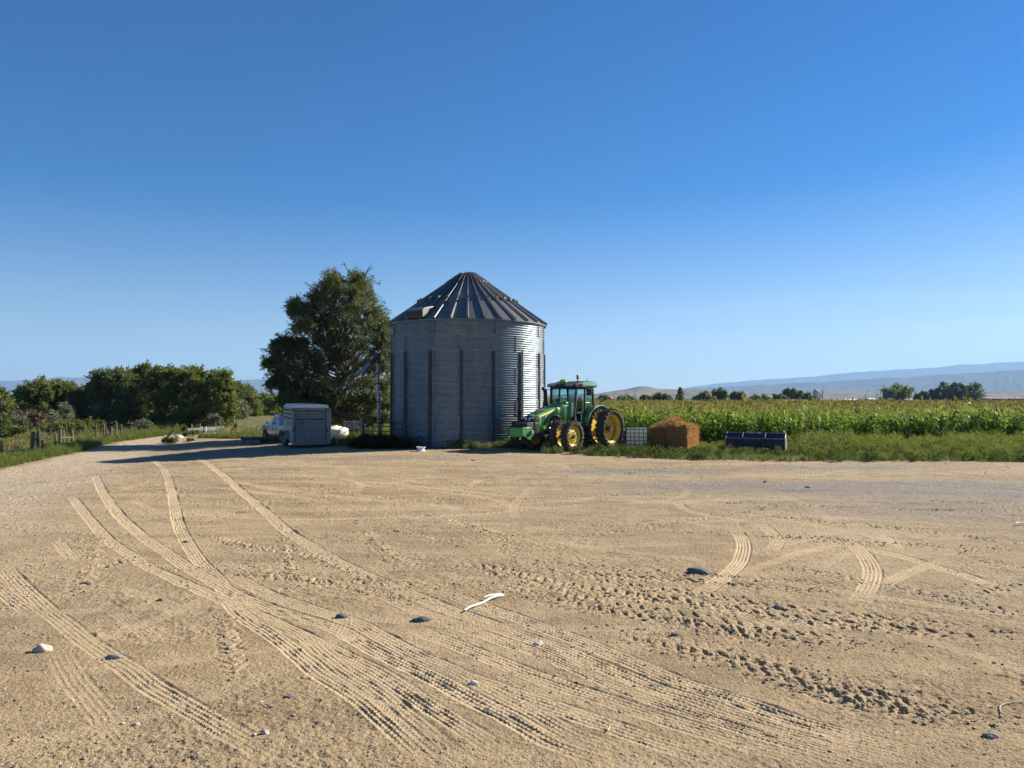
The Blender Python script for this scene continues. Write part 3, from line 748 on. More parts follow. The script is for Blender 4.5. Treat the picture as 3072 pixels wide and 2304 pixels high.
# trees of the grove at the left; views are (x,y) in a 2.765x enlargement with origin (0,1050)
def zt(lst, d, depth, seed, layers=2): return px_blobs(lst, d, 2.765, 0, 1050, depth, seed, .12, layers)
grove = [
 ('round green tree cut by the left edge of the photo', LF_COT, 76, 20, [(10,400,50),(30,450,60),(0,500,60),(40,560,60),(10,600,70),(55,480,40),(0,350,40)]),
 ('broad green tree with an open crown, second from the left edge', LF_COT, 82, 290, [(260,310,55),(340,290,55),(390,330,60),(220,360,60),(170,340,35),(300,380,70),(380,420,70),(210,430,60),(130,430,50),(280,480,70),(360,510,70),(180,520,60),(110,500,50),(410,380,40)]),
 ('slender forked green tree beside the big dark one', LF_COT, 84, 520, [(460,300,40),(500,290,45),(550,310,45),(590,320,35),(470,360,50),(540,370,55),(500,430,60),(560,450,55),(600,390,35),(460,480,50),(530,520,60),(590,520,50)]),
 ('gnarled dark tree with bare limbs leaning left', LF_DARK, 83, 720, [(640,350,35),(680,370,40),(650,420,40),(720,410,45),(640,470,45),(700,480,50),(740,340,35),(680,540,55),(620,550,45),(745,540,50)]),
 ('large dark spreading tree at the left end of the grove', LF_DARK, 80, 900, [(800,250,55),(860,230,60),(930,210,60),(980,200,55),(1040,230,55),(780,320,50),(850,310,75),(940,300,80),(1030,310,75),(790,390,55),(870,390,80),(960,400,80),(1050,400,75),(830,470,75),(920,490,85),(1020,490,80),(790,540,55),(880,560,75),(980,570,75),(1050,550,65)]),
 ('tallest dark green tree in the middle of the grove', LF_COT, 84, 1150, [(1180,170,40),(1220,160,35),(1150,200,50),(1100,210,50),(1230,220,60),(1160,280,80),(1080,290,60),(1250,300,70),(1130,380,85),(1220,400,80),(1100,470,80),(1190,490,85),(1260,480,70),(1110,560,75),(1210,570,80),(1270,560,60)]),
 ('bright green bushy tree right of the tallest one', LF_COT, 82, 1370, [(1300,190,50),(1290,260,60),(1350,210,55),(1400,190,50),(1440,220,55),(1330,300,80),(1420,310,80),(1310,390,80),(1400,400,85),(1460,390,70),(1330,480,80),(1430,490,85),(1320,560,70),(1400,570,75),(1460,560,65)]),
 ('high olive green tree behind the ditch wall', LF_COT, 80, 1590, [(1500,200,50),(1560,200,55),(1600,190,45),(1540,270,75),(1630,250,65),(1660,220,45),(1510,350,75),(1610,350,85),(1690,320,65),(1530,440,80),(1620,450,85),(1700,420,70),(1550,530,75),(1640,550,75),(1710,520,65),(1580,590,60),(1690,590,50),(1500,570,60)]),
 ('dense green tree at the right end of the grove', LF_COT, 79, 1830, [(1760,230,50),(1810,220,50),(1860,240,50),(1900,280,45),(1750,310,65),(1830,310,75),(1900,350,60),(1770,400,75),(1850,410,80),(1920,430,55),(1780,490,75),(1870,500,80),(1800,570,65),(1890,580,65),(1940,530,45),(1940,480,40)]),
 ('thin open tree leaning over the field behind the grove', LF_DARK, 104, 1950, [(1950,310,35),(1980,330,35),(1960,360,40),(1990,370,25),(1940,400,35),(1960,440,40)]),
 ('pale grey-green russian olive beyond the grove', LF_OLIVE, 98, 2010, [(1990,480,40),(2020,470,35),(2040,490,30),(1985,520,40),(2030,530,40),(2005,545,35)]),
 ('rounded mid-green tree standing in the field edge', LF_COT, 112, 2060, [(2030,340,40),(2060,330,35),(2080,370,45),(2040,400,50),(2100,410,45),(2060,460,55),(2110,470,45),(2130,500,35),(2080,520,45),(2120,530,40)]),
 ('low green tree left of the trailer in the distance', LF_COT, 118, 2230, [(2170,400,35),(2200,410,40),(2240,420,40),(2180,460,50),(2230,480,50),(2280,450,45),(2300,490,45),(2190,530,45),(2250,540,45),(2310,540,45)]),
 ('low green tree peeping out under the elm branches', LF_COT, 122, 2400, [(2350,430,45),(2400,420,45),(2450,440,45),(2360,490,50),(2420,500,50),(2480,500,50),(2350,550,45),(2440,550,45),(2540,480,55),(2540,550,50),(2620,500,50),(2620,550,50)]),
]
for i, (lb, m, d, tx, bl) in enumerate(grove):
    x = X(tx / 2.765, d)
    big = d < 90
    tree('broadleaf_tree', lb, 'tree', (x, d, zg(x, d)), zt(bl, d, 1.9 if big else 2.2, 40 + i), m,   .32, .125, 24, 15, .15 if len(bl) > 12 else .10,
         'trees of the grove by the road', .3, .1, 6 if m is LF_DARK else 3, None, 60 + i, .95)
# shrubs and brush below the grove
shr = [
 ('dark low bush at the left edge below the trees', LF_DARK, 58, [(20,600,50),(60,640,50),(10,680,45),(50,700,35)], .22),
 ('grey-green sagebrush under the second tree', LF_OLIVE, 62, [(130,580,35),(170,590,40),(150,620,40),(200,620,35)], .22),
 ('reddish brown bare bush left of the pale shrub', LF_RED, 66, [(250,540,35),(290,560,45),(240,590,45),(300,610,40),(320,560,30),(350,560,30),(150,530,25),(190,545,22)], .2),
 ('pale silver shrub between the reddish bush and the dark trees', LF_OLIVE, 68, [(410,550,35),(450,540,35),(430,590,45),(480,580,40),(500,610,35)], .22),
 ('tall grey-green brush in front of the forked tree', LF_OLIVE, 75, [(520,480,40),(560,500,40),(530,540,50),(580,560,45),(560,600,45)], .22),
 ('yellow-green low bush nearest the left edge', LF_YEL, 55, [(110,660,30),(150,665,30),(190,670,30),(90,685,25)], .2),
 ('yellow-green bush beneath the reddish bush', LF_YEL, 60, [(370,640,35),(410,650,35),(450,630,35),(480,660,30)], .2),
 ('yellow-green bush in the middle of the brush row', LF_YEL, 62, [(500,620,35),(540,640,35),(590,630,35),(570,665,30)], .2),
 ('yellow-green bush below the gnarled dark tree', LF_YEL, 64, [(640,610,30),(680,620,35),(650,650,30),(700,650,25)], .2),
 ('yellow-green bush at the right end of the brush row', LF_YEL, 66, [(740,600,30),(790,610,35),(830,620,30),(780,640,28),(850,640,22)], .2),
 ('grey dry bush at the foot of the big trees beside the road', LF_OLIVE, 70, [(1140,620,30),(1190,610,35),(1230,620,30),(1180,640,28)], .2),
 ('small green clump between the road and the yard track', LF_YEL, 47.5, [(1360,750,14),(1385,745,16),(1410,758,14)], .12),
 ('leafy green clump beside the white stones', LF_COT, 48, [(1430,745,16),(1455,750,14),(1440,760,14)], .12),
 ('green weedy bush in front of the ditch wall', LF_COT, 53, [(1560,695,20),(1600,690,20),(1640,685,18),(1530,705,14),(1670,690,12)], .14),
 ('small round green bush on the sandy yard track', LF_DARK, 47, [(1565,745,12),(1590,748,12)], .12),
 ('dark bush against the left end of the ditch wall', LF_DARK, 60, [(1525,655,18),(1540,648,14)], .14),
 ('grey bush behind the ditch wall', LF_OLIVE, 72, [(1750,570,25),(1790,565,28),(1820,580,25),(1780,590,22)], .2),
]
for i, (lb, m, d, bl, L) in enumerate(shr):
    cx = np.mean([b[0] for b in bl])
    if d < 54 and i > 10: d = G(cx / 2.765, 1050 + max(b[1] + b[2] * .8 for b in bl) / 2.765)[1]   # stands where its foot shows
    x = X(cx / 2.765, d)
    tree('shrub', lb, 'shrub', (x, d, zg(x, d)), zt(bl, d, .7 if d > 50 else .3, 140 + i), m, L, L * .36, 16, 11, .03, 'shrubs beside the road', .5, .05, 0, None, 200 + i)

# trees beyond the cornfield, each with its own outline: (label, kind, u0, v_top, u1, v_base, distance)
far = [
 ('round-topped dark tree left of the conifer, nearer the tractor', 'r', 1920, 1186, 1956, 1216, 330),
 ('wide dark tree just left of the conifer beyond the corn', 'r', 1954, 1181, 2018, 1216, 330),
 ('single pointed conifer beyond the cornfield', 'c', 2026, 1166, 2055, 1214, 340),
 ('flat dark tree right of the conifer', 'r', 2092, 1176, 2140, 1212, 340),
 ('high dark domed tree right of the conifer', 'r', 2132, 1165, 2184, 1212, 345),
 ('loose rounded tree between the domed tree and the farm buildings', 'r', 2186, 1177, 2240, 1208, 350),
 ('small hazy tree standing alone left of the farm trees', 'r', 2284, 1184, 2313, 1208, 380),
 ('dark tree at the left of the farm building', 'r', 2312, 1180, 2352, 1207, 385),
 ('broad dark tree over the grey farm building', 'r', 2340, 1170, 2400, 1207, 395),
 ('dark tree over the right end of the grey farm building', 'r', 2384, 1171, 2424, 1207, 395),
 ('low tree right of the grey farm building', 'r', 2414, 1180, 2445, 1208, 385),
 ('bright light green bush in front of the farm trees', 'l', 2340, 1188, 2368, 1203, 375),
 ('biggest broad tree at the right beyond the corn', 'r', 2644, 1149, 2740, 1202, 420),
 ('small low tree right of the biggest broad tree', 'r', 2746, 1174, 2784, 1202, 420),
 ('rounded tree left of the poplar row', 'r', 2783, 1163, 2822, 1202, 425),
 ('narrow poplar, first of the row', 'p', 2816, 1152, 2846, 1202, 425),
 ('wide poplar clump in the middle of the row', 'p', 2842, 1149, 2894, 1202, 425),
 ('short thin poplar between two larger ones', 'p', 2894, 1160, 2916, 1200, 430),
 ('last poplar of the row at the far right', 'p', 2912, 1157, 2946, 1200, 430),
 ('small hazy tree by the low brown shed at the far right', 'r', 2944, 1186, 2962, 1200, 520),
 ('low dark tree seen left of the tractor beacon arm', 'r', 1790, 1186, 1830, 1204, 560),
 ('low dark hedge tree between the tractor and the first dark trees', 'r', 1850, 1190, 1915, 1206, 520),
 ('small bush tree behind the wide dark tree', 'r', 2072, 1188, 2100, 1208, 420),
 ('hazy tree behind the loose rounded tree', 'r', 2236, 1190, 2290, 1206, 600),
]
for i, (lb, kd, u0, v0, u1, v1, d) in enumerate(far):
    r = np.random.default_rng(500 + i)
    cx = (u0 + u1) / 2; x = X(cx, d); z0 = float(zbase(x, d)); z1 = Z(v0, d); w = (u1 - u0) / FPX * d
    H = z1 - z0; bl = []
    if kd == 'c':
        for k in range(11):
            f = k / 10; bl.append((x + r.normal() * w * .03, d + r.normal() * w * .08, z0 + H * (.12 + .84 * f), w * (.44 * (1 - f) + .07)))
    elif kd == 'p':
        nc = 1 if w < 6.5 else 3
        for c in range(nc):
            xx = x + (c - (nc - 1) / 2) * w * .30; hh = H * (1 - .1 * abs(c - (nc - 1) / 2))
            for k in range(9):
                f = k / 8; bl.append((xx + r.normal() * w * .05, d + r.normal() * w * .12, z0 + hh * (.16 + .78 * f), w / nc * (.40 + .28 * math.sin(math.pi * f)) * (.75 if f > .9 else 1)))
    else:
        nb = 26
        for k in range(nb):
            a = r.random() * 2 * math.pi; rr = math.sqrt(r.random()); q = r.random()
            bx = math.cos(a) * rr * w * .40; by = math.sin(a) * rr * w * .35
            dome = math.sqrt(max(.1, 1 - (bx / (w * .5)) ** 2))
            bl.append((x + bx, d + by, z0 + H * (.18 + (.74 * q) * dome), w * (.10 + .06 * r.random())))
    m = {'c': LF_DARK, 'p': LF_DARK, 'l': LF_LIGHT}.get(kd, LF_DARK if i % 3 else LF_COT)
    L = .75 if d < 450 else .95
    tree('conifer_tree' if kd == 'c' else 'poplar_tree' if kd == 'p' else 'distant_tree', lb, 'tree', (x, d, z0), bl, m, L, L * .6, 20, 14, max(.15, w * .025), 'trees beyond the cornfield', .4, .05, 0, None, 520 + i)

# far woods along the river, one hazy mass
def woods():
    g = Geo(); r = np.random.default_rng(77)
    for (u0, u1, d, hmin, hmax, n) in ((1500, 2000, 1150, 2, 4.5, 900), (1980, 2700, 1300, 2, 4, 900), (2600, 3400, 1250, 2, 4, 700), (1700, 3400, 2100, 3, 6, 900), (-700, 1200, 700, 4, 9, 900)):
        for k in range(n):
            u = u0 + (u1 - u0) * r.random(); dd = d * (1 + .12 * r.normal()); x = X(u, dd); z = float(zbase(x, dd))
            H = hmin + (hmax - hmin) * r.random() ** 1.5; m = 14
            c = np.array([x, dd, z + H * .5]) + r.normal(size=(m, 3)) * [H * .5, H * .4, H * .26]
            c[:, 2] = np.maximum(c[:, 2], z + .2)
            g.add(*leaf_quads(c, r.normal(size=(m, 3)) + [0, 0, .4], H * .45, H * .28, r))
    o = g.out('distant_woods', LF_DARK); tag(o, 'hazy dark line of far woods across the valley floor', 'woods', kind='stuff')
woods()

# ------------------------------------------------------------------ corn
def corn_variant(seed, detail):
    r = np.random.default_rng(seed); V = []; F = []; MI = []
    def add(v, f, m):
        b = len(V); V.extend(v); F.extend([[i + b for i in q] for q in f]); MI.extend([m] * len(f))
    H = 1.62
    if detail > 0:
        for a in range(3):
            t0, t1 = 2 * math.pi * a / 3, 2 * math.pi * (a + 1) / 3
            add([(.014 * math.cos(t0), .014 * math.sin(t0), -.05), (.014 * math.cos(t1), .014 * math.sin(t1), -.05), (.007 * math.cos(t1), .007 * math.sin(t1), H * .93), (.007 * math.cos(t0), .007 * math.sin(t0), H * .93)], [[0, 1, 2, 3]], 0)
    nl = {2: 12, 1: 7, 0: 4}[detail]; ns = {2: 5, 1: 3, 0: 2}[detail]
    pl = r.random() * math.pi
    for k in range(nl):
        f = k / nl; z0 = H * ((.14 + .76 * f) if detail == 2 else (.4 + .5 * f))
        a = pl + math.pi * (k % 2) + r.normal() * .45
        L = (.75 - .25 * abs(f - .45)) * (.85 + .3 * r.random()); el = (1.28 - (.22 if detail == 2 else .6) * f) + .22 * r.random()
        W = .095 * (1 if detail == 2 else 1.35)
        p = np.array([0, 0, z0]); pts = [p.copy()]; e = el
        for s_ in range(ns):
            p = p + np.array([math.cos(a) * math.cos(e), math.sin(a) * math.cos(e), math.sin(e)]) * L / ns
            pts.append(p.copy()); e -= (2.0 + .7 * r.random()) / ns * (1.1 - .3 * f)
        sd = np.array([-math.sin(a), math.cos(a), .25 * r.normal()]); vs = []
        for j, q in enumerate(pts):
            w = W * (.55 + .9 * math.sin(math.pi * min(1, .2 + .8 * j / ns)) * .5) * (0.12 if j == ns else 1)
            vs += [tuple(q - sd * w / 2), tuple(q + sd * w / 2)]
        add(vs, [[2 * j, 2 * j + 1, 2 * j + 3, 2 * j + 2] for j in range(ns)], 0)
    nt = {2: 5, 1: 10, 0: 10}[detail]
    for k in range(nt):
        a = r.random() * 6.28; sp = .10 * r.random() + .02; w = .011 if detail == 2 else .028 if detail == 1 else .06
        h0 = H * .92; h1 = H + .14 + .12 * r.random()
        add([(-w * math.sin(a) * .5, w * math.cos(a) * .5, h0), (w * math.sin(a) * .5, -w * math.cos(a) * .5, h0),
             (math.cos(a) * sp + w * math.sin(a), math.sin(a) * sp - w * math.cos(a), h1), (math.cos(a) * sp - w * math.sin(a), math.sin(a) * sp + w * math.cos(a), h1)], [[0, 1, 2, 3]], 1)
    return np.array(V), np.array(F), np.array(MI)

def scatter(variants, pos, rz, sc, r, tilt=.06):
    """Repeats little plants over the given points into one set of arrays."""
    Vs = []; Fs = []; Ms = []; n0 = 0
    pick = r.integers(len(variants), size=len(pos))
    for vi, var in enumerate(variants):
        idx = np.nonzero(pick == vi)[0]
        if len(idx) == 0: continue
        V, F = var[0], var[1]; MI = var[2] if len(var) > 2 else np.zeros(len(F), int)
        c, s = np.cos(rz[idx])[:, None], np.sin(rz[idx])[:, None]; k = sc[idx][:, None]
        x = (V[None, :, 0] * c - V[None, :, 1] * s) * k; y = (V[None, :, 0] * s + V[None, :, 1] * c) * k; z = V[None, :, 2] * k * (1 + .12 * r.normal(size=(len(idx), 1)))
        tx, ty = r.normal(size=(2, len(idx), 1)) * tilt
        W = np.stack([x + z * tx + pos[idx, 0:1], y + z * ty + pos[idx, 1:2], z + pos[idx, 2:3]], -1)
        Vs.append(W.reshape(-1, 3)); Fs.append((F[None] + (np.arange(len(idx)) * len(V))[:, None, None] + n0).reshape(-1, F.shape[1])); n0 += W.shape[0] * W.shape[1]
        Ms.append(np.tile(MI, len(idx)))
    return np.concatenate(Vs), np.concatenate(Fs), np.concatenate(Ms)

CORN = leaf_mat('corn_leaves', (0.090, 0.190, 0.018), (0.170, 0.300, 0.030), (0.27, 0.37, 0.055), rough=.58, trans=.50, spec=.25)
TASSEL = leaf_mat('corn_tassels', (0.27, 0.24, 0.065), (0.40, 0.32, 0.10), (0.48, 0.37, 0.14), rough=.8, trans=.3, spec=.1)
def corn_edge(x): return np.interp(x, [2, 5, 9, 16, 30, 60], [42.0, 40.6, 40.2, 39.6, 38.8, 37.5])
def corn():
    r = np.random.default_rng(5); parts = []; n0 = 0
    Vs, Fs, Ms = [], [], []
    for det, y0, y1, dy, dx in ((2, 0, 9, .76, .21), (1, 9, 40, .76, .34), (0, 40, 250, 1.9, 1.1)):
        pts = []
        for q in np.arange(y0, y1, dy):
            xs = np.arange(2.6, min(240, 14 + (40 + q) * .86), dx)
            xs = xs + r.normal(size=len(xs)) * dx * .25; yy = corn_edge(xs) + q + r.normal(size=len(xs)) * .07
            gap = fbm(xs * .23, yy * .23, 3, 7)
            keep = (xs < yy * .80) & (xs > 2.6 + (yy - 42) * .012) & (r.random(len(xs)) < (1 if q > 1.5 else .85))
            pts.append(np.stack([xs, yy, zbase(xs, yy) + (gap - .5) * .15], 1)[keep])
        pts = np.concatenate(pts); var = [corn_variant(100 * det + k, det) for k in range(7)]
        hv = 0.86 + .28 * fbm(pts[:, 0] * .12, pts[:, 1] * .2, 3, 19)
        V, F, M_ = scatter(var, pts, r.random(len(pts)) * 6.28, hv * (1 + .05 * r.normal(size=len(pts))), r)
        Vs.append(V); Fs.append(F + n0); Ms.append(M_); n0 += len(V)
    o = mesh_np('corn_field', np.concatenate(Vs), np.concatenate(Fs), [CORN, TASSEL], mi=np.concatenate(Ms))
    tag(o, 'standing green corn with tan tassels filling the field behind the yard', 'corn', kind='stuff')
corn()

# ------------------------------------------------------------------ weeds, grass
def weed_variant(seed, H, Wd, n, L, w):
    r = np.random.default_rng(seed); a = r.random(n) * 6.28; q = np.sqrt(r.random(n)); f = r.random(n) ** .8
    env = Wd * (.35 + .65 * np.sin(np.pi * np.clip(.15 + .75 * f, 0, 1)))
    C = np.stack([np.cos(a) * q * env, np.sin(a) * q * env, H * f * (1 - .25 * q)], 1)
    D = np.stack([np.cos(a) * .45 * q, np.sin(a) * .45 * q, np.full(n, .8)], 1) + r.normal(size=(n, 3)) * .33
    V, F = leaf_quads(C, D, L * (.6 + .8 * r.random(n)), w * (.7 + .6 * r.random(n)), r)
    return V, F
def grass_variant(seed, H, Wd, n, w):
    r = np.random.default_rng(seed); V = []; F = []
    for k in range(n):
        a = r.random() * 6.28; q = r.random() * Wd; h = H * (.5 + .6 * r.random()); ln = .12 + .3 * r.random(); b = r.random() * 6.28
        p0 = np.array([math.cos(a) * q, math.sin(a) * q, -.03]); d = np.array([math.cos(b), math.sin(b), 0]); s = np.array([-d[1], d[0], 0]) * w
        p1 = p0 + d * h * ln * .4 + [0, 0, h * .6]; p2 = p0 + d * h * ln + [0, 0, h]
        i = len(V); V += [p0 - s, p0 + s, p1 + s * .8, p1 - s * .8, p2 + s * .15, p2 - s * .15]; F += [[i, i + 1, i + 2, i + 3], [i + 3, i + 2, i + 4, i + 5]]
    return np.array(V), np.array(F)
WEED = leaf_mat('kochia_weeds', (0.085, 0.130, 0.024), (0.175, 0.220, 0.044), (0.31, 0.32, 0.095), rough=.6, trans=.42, spec=.15)
WEED_D = leaf_mat('dark_broad_weeds', (0.035, 0.068, 0.017), (0.075, 0.115, 0.028), (0.13, 0.165, 0.05), rough=.65, trans=.3, spec=.12)
GRASS = leaf_mat('roadside_grass', (0.070, 0.115, 0.020), (0.135, 0.180, 0.034), (0.26, 0.26, 0.075), rough=.55, trans=.35, spec=.2)
DRY = leaf_mat('dry_grass', (0.20, 0.165, 0.075), (0.29, 0.235, 0.115), (0.38, 0.31, 0.17), rough=.8, trans=.3, spec=.1)
kochia = [weed_variant(900 + k, .62 + .12 * (k % 3), .30 + .05 * (k % 2), 150, .15, .020) for k in range(6)]
broad = [weed_variant(940 + k, .42 + .1 * (k % 2), .24, 70, .12, .050) for k in range(4)]
tuft = [grass_variant(960 + k, .38, .12, 26, .006) for k in range(5)]
tall = [grass_variant(980 + k, .62, .16, 30, .007) for k in range(5)]

def strew(name, label, cat, variants, m, pts, smin, smax, seed, tilt=.08):
    r = np.random.default_rng(seed); pts = np.asarray(pts, float)
    p3 = np.column_stack([pts, zg(pts[:, 0], pts[:, 1])])
    V, F, _ = scatter(variants, p3, r.random(len(pts)) * 6.28, smin + (smax - smin) * r.random(len(pts)), r, tilt)
    return tag(mesh_np(name, V, F, m), label, cat, kind='stuff')
def yard_edge(x): return np.interp(x, [-3.2, 0, 1.6, 2.4, 3.2, 4.2, 6, 8.3, 10, 20, 40], [38.5, 38, 36.3, 35.5, 34.4, 33.0, 32.2, 31.3, 30.8, 30.3, 29.3])
def weed_points():
    r = np.random.default_rng(31); A, B, Cc = [], [], []
    x = 1.5 + 38.5 * r.random(11000); y = 29.5 + 12.5 * r.random(11000)
    ok = (y > yard_edge(x) + .5 * (fbm(x * .9, y * .9, 3, 3) - .3)) & (y < corn_edge(x) + .8) & (x < y * .80) & (x > 2.6)
    ok &= ~((x < 6.4) & (y > 35.8) & (x < 6.4 - (y - 35.8) * .1))            # the tractor stands here
    depth = y - yard_edge(x); n = fbm(x * .5, y * .5, 3, 9)
    p = np.column_stack([x, y])
    big = ok & (depth > .3) & (r.random(len(x)) < np.clip((n - .28) * 3.2, .18, .95) * np.clip(depth / 1.4, .3, 1) * .62)
    low = ok & (depth < 1.6) & (r.random(len(x)) < .55)
    edge = ok & (depth < 3) & (r.random(len(x)) < .25) & (fbm(x * .7, y * .7, 2, 44) > .5)
    return p[big], p[low], p[edge], n[big]
wb, wl, we, wn = weed_points()
# stay clear of the tote, the bales and the bucket themselves
def clear(p):
    q = (np.hypot(p[:, 0] - 6.0, p[:, 1] - 36.9) > .85) & (np.hypot(p[:, 0] - 7.7, p[:, 1] - 37.1) > 1.35) & ~((p[:, 0] > 10.1) & (p[:, 0] < 12.9) & (p[:, 1] > 35.4 - (p[:, 0] - 10) * .42) & (p[:, 1] < 37.4 - (p[:, 0] - 10) * .42))
    return q
wb, wl, we = wb[clear(wb)], wl[clear(wl)], we[clear(we)]
hgt_ = (.34 + .56 * smooth((wb[:, 1] - yard_edge(wb[:, 0]) - 1.0) / 4.5)) * (.52 + .58 * smooth((wb[:, 0] - 11.5) / 4))
strew('tall_weeds', 'feathery knee-high green weeds between the yard and the corn', 'weeds', kochia, WEED, wb, hgt_ * .8, hgt_ * 1.25, 1)
strew('low_grass', 'short green grass fringing the dirt yard at the right', 'grass', tuft, GRASS, wl, .4, .85, 2)
front = np.array([(X(u, y), y) for u, y in ((1830,34.2),(1850,34.0),(1870,34.4),(1890,34.1),(1905,34.6),(1920,34.2),(1940,34.5),(1960,34.3),(1985,34.0),(2010,34.4),(1880,34.9),(1935,35.0),(1900,35.2),(2045,34.2),(2075,33.8),(1865,35.2),(1950,35.4),(2090,34.4),(2120,33.9))])
strew('broadleaf_weeds', 'dark leafy weeds in front of the white tote and along the yard edge', 'weeds', broad, WEED_D, np.concatenate([we, front, front + [.15, .3], front + [-.2, .15]]), .5, .9, 3)
# by the tractor and along the foot of the bin
r_ = np.random.default_rng(8)
tp_ = np.array([(X(u, y) + dx, y + dy) for (u, y) in ((1660,35.4),(1672,35.5),(1685,35.5),(1650,35.6),(1668,35.8),(1775,35.1),(1790,35.0),(1810,34.9),(1825,35.2),(1840,35.6),(1845,36.2),(1860,36.5),(1850,37.2),(1765,35.4)) for dx, dy in r_.normal(size=(5, 2)) * .16])
strew('grass_tufts', 'green grass and weeds growing up around the tractor wheels', 'grass', tall, GRASS, tp_, .35, .75, 4)
ang = r_.random(260) * R(75) + R(-100); bx = -2.49 + (4.46 + .35 * r_.random(260)) * np.cos(ang); by = 43.2 + (4.46 + .35 * r_.random(260)) * np.sin(ang)
strew('bin_weeds', 'weeds growing along the foot of the grain bin', 'weeds', tuft + kochia[:1], GRASS, np.column_stack([bx, by]), .35, .85, 6)
dr = np.column_stack([X(1385 + 90 * r_.random(60), 37.0), 38.2 + r_.random(60) * .6])
strew('dry_weeds', 'dry yellow weeds at the foot of the grain bin', 'weeds', tuft, DRY, dr, .5, 1.0, 7)
LF_SHADE = leaf_mat('shade_dark_leaves', (0.008, 0.014, 0.006), (0.016, 0.024, 0.009), (0.030, 0.038, 0.014), trans=.1, spec=.05)  # leaf colour blackened to stand in for the deep shade beside the bin
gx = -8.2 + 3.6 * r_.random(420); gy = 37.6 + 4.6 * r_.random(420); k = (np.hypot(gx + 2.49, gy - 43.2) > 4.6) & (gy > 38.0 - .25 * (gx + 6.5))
strew('shaded_weeds', 'tangled weeds left of the grain bin, deep shade put into their leaf colour', 'weeds', kochia + broad, LF_SHADE, np.column_stack([gx, gy])[k], .45, .95, 16)
# left roadside
def left_points(n, lo, hi, y0, y1, seed, th=.45):
    r = np.random.default_rng(seed); y = y0 + (y1 - y0) * r.random(n); o = lo + (hi - lo) * r.random(n); x = road_left(y) - o
    k = (fbm(x * .5, y * .5, 3, seed) > th - .25 * (o < 1.5)); return np.column_stack([x, y])[k]
strew('roadside_grass', 'green grass and weeds along the left side of the gravel road', 'grass', tall + kochia[:2], GRASS, left_points(2600, .1, 4.5, 28, 66, 12, .36), .40, .85, 9)
strew('meadow_grass', 'dry tan grass of the meadow at the left', 'grass', tall, DRY, left_points(3000, 2.5, 26, 33, 76, 13, .44), .5, 1.0, 10)
strew('meadow_weeds', 'green clumps scattered over the left meadow', 'weeds', kochia, WEED, left_points(1100, 3, 26, 36, 78, 14, .52), .6, 1.2, 11)
# greenery between the drive, the ditch wall and the elm
r2 = np.random.default_rng(15); gx = -34 + 40 * r2.random(5200); gy = 46 + 46 * r2.random(5200)
k = (gy > 58 - .55 * (gx + 20) * (gx > -24)) & (gx > road_right(gy) + 1.2) & (gx < .5) & (fbm(gx * .35, gy * .35, 3, 6) > .40)
strew('field_weeds', 'yellow-green weedy ground behind the drive and trailer', 'weeds', kochia + tall, WEED, np.column_stack([gx, gy])[k], .6, 1.15, 12)
gx = -11.3 + 6.6 * r2.random(1500); gy = 40.8 + 14 * r2.random(1500); k = (np.hypot(gx + 10.07, gy - 44.0) > 1.0) & (gx > -10.6 - (gy - 41) * .1)
strew('shade_grass', 'green grass around the white tank and under the elm', 'grass', tall, GRASS, np.column_stack([gx, gy])[k], .5, .95, 13)
gx = -24 + 9 * r2.random(900); gy = 53 + 8 * r2.random(900); k = (gy > 56 - .45 * (gx + 20)) & (gy < 60 - .45 * (gx + 20)) & (gx > road_right(gy) + .8)
strew('bank_grass', 'low green growth on the bank above the sandy drive', 'grass', tuft, GRASS, np.column_stack([gx, gy])[k], .8, 1.4, 14)

# ------------------------------------------------------------------ loose stones and clods
def stones(name, label, n, sampler, smin, smax, m, seed, flat=.48):
    r = np.random.default_rng(seed)
    phi = (1 + 5 ** .5) / 2
    iv = unit(np.array([(-1, phi, 0), (1, phi, 0), (-1, -phi, 0), (1, -phi, 0), (0, -1, phi), (0, 1, phi), (0, -1, -phi), (0, 1, -phi), (phi, 0, -1), (phi, 0, 1), (-phi, 0, -1), (-phi, 0, 1)], float))
    fi = np.array([(0,11,5),(0,5,1),(0,1,7),(0,7,10),(0,10,11),(1,5,9),(5,11,4),(11,10,2),(10,7,6),(7,1,8),(3,9,4),(3,4,2),(3,2,6),(3,6,8),(3,8,9),(4,9,5),(2,4,11),(6,2,10),(8,6,7),(9,8,1)])
    p = sampler(r, n); n = len(p)
    s = smin * (smax / smin) ** (r.random(n) ** 2.6)
    V = iv[None] * (0.75 + .5 * r.random((n, 12, 1))); V[..., 2] *= flat; V[..., 0] *= (.8 + .6 * r.random((n, 1)))
    a = r.random(n) * 6.28; c, sn = np.cos(a)[:, None], np.sin(a)[:, None]
    W = np.stack([V[..., 0] * c - V[..., 1] * sn, V[..., 0] * sn + V[..., 1] * c, V[..., 2]], -1) * s[:, None, None]
    W += np.column_stack([p, zg(p[:, 0], p[:, 1]) + s * .18])[:, None]
    F = (fi[None] + (np.arange(n) * 12)[:, None, None]).reshape(-1, 3)
    return tag(mesh_np(name, W.reshape(-1, 3), F, m, flat=False), label, 'stones', kind='stuff')
def stone_mat(name, stops, rough=.85):
    k = NT(name); g = k.n('ShaderNodeNewGeometry')
    col = k.ramp(g.outputs['Random Per Island'], stops)
    pos = g.outputs['Position']; col = k.mix(k.ramp(k.noise(pos, 60, 5), [(.35, 0.), (.7, .5)]), col, (.42, .37, .31))
    b = k.n('ShaderNodeBsdfPrincipled'); k.l(col, b.inputs['Base Color']); b.inputs['Roughness'].default_value = rough; b.inputs['Specular IOR Level'].default_value = .2
    k.l(b.outputs[0], k.out.inputs['Surface']); return k.m
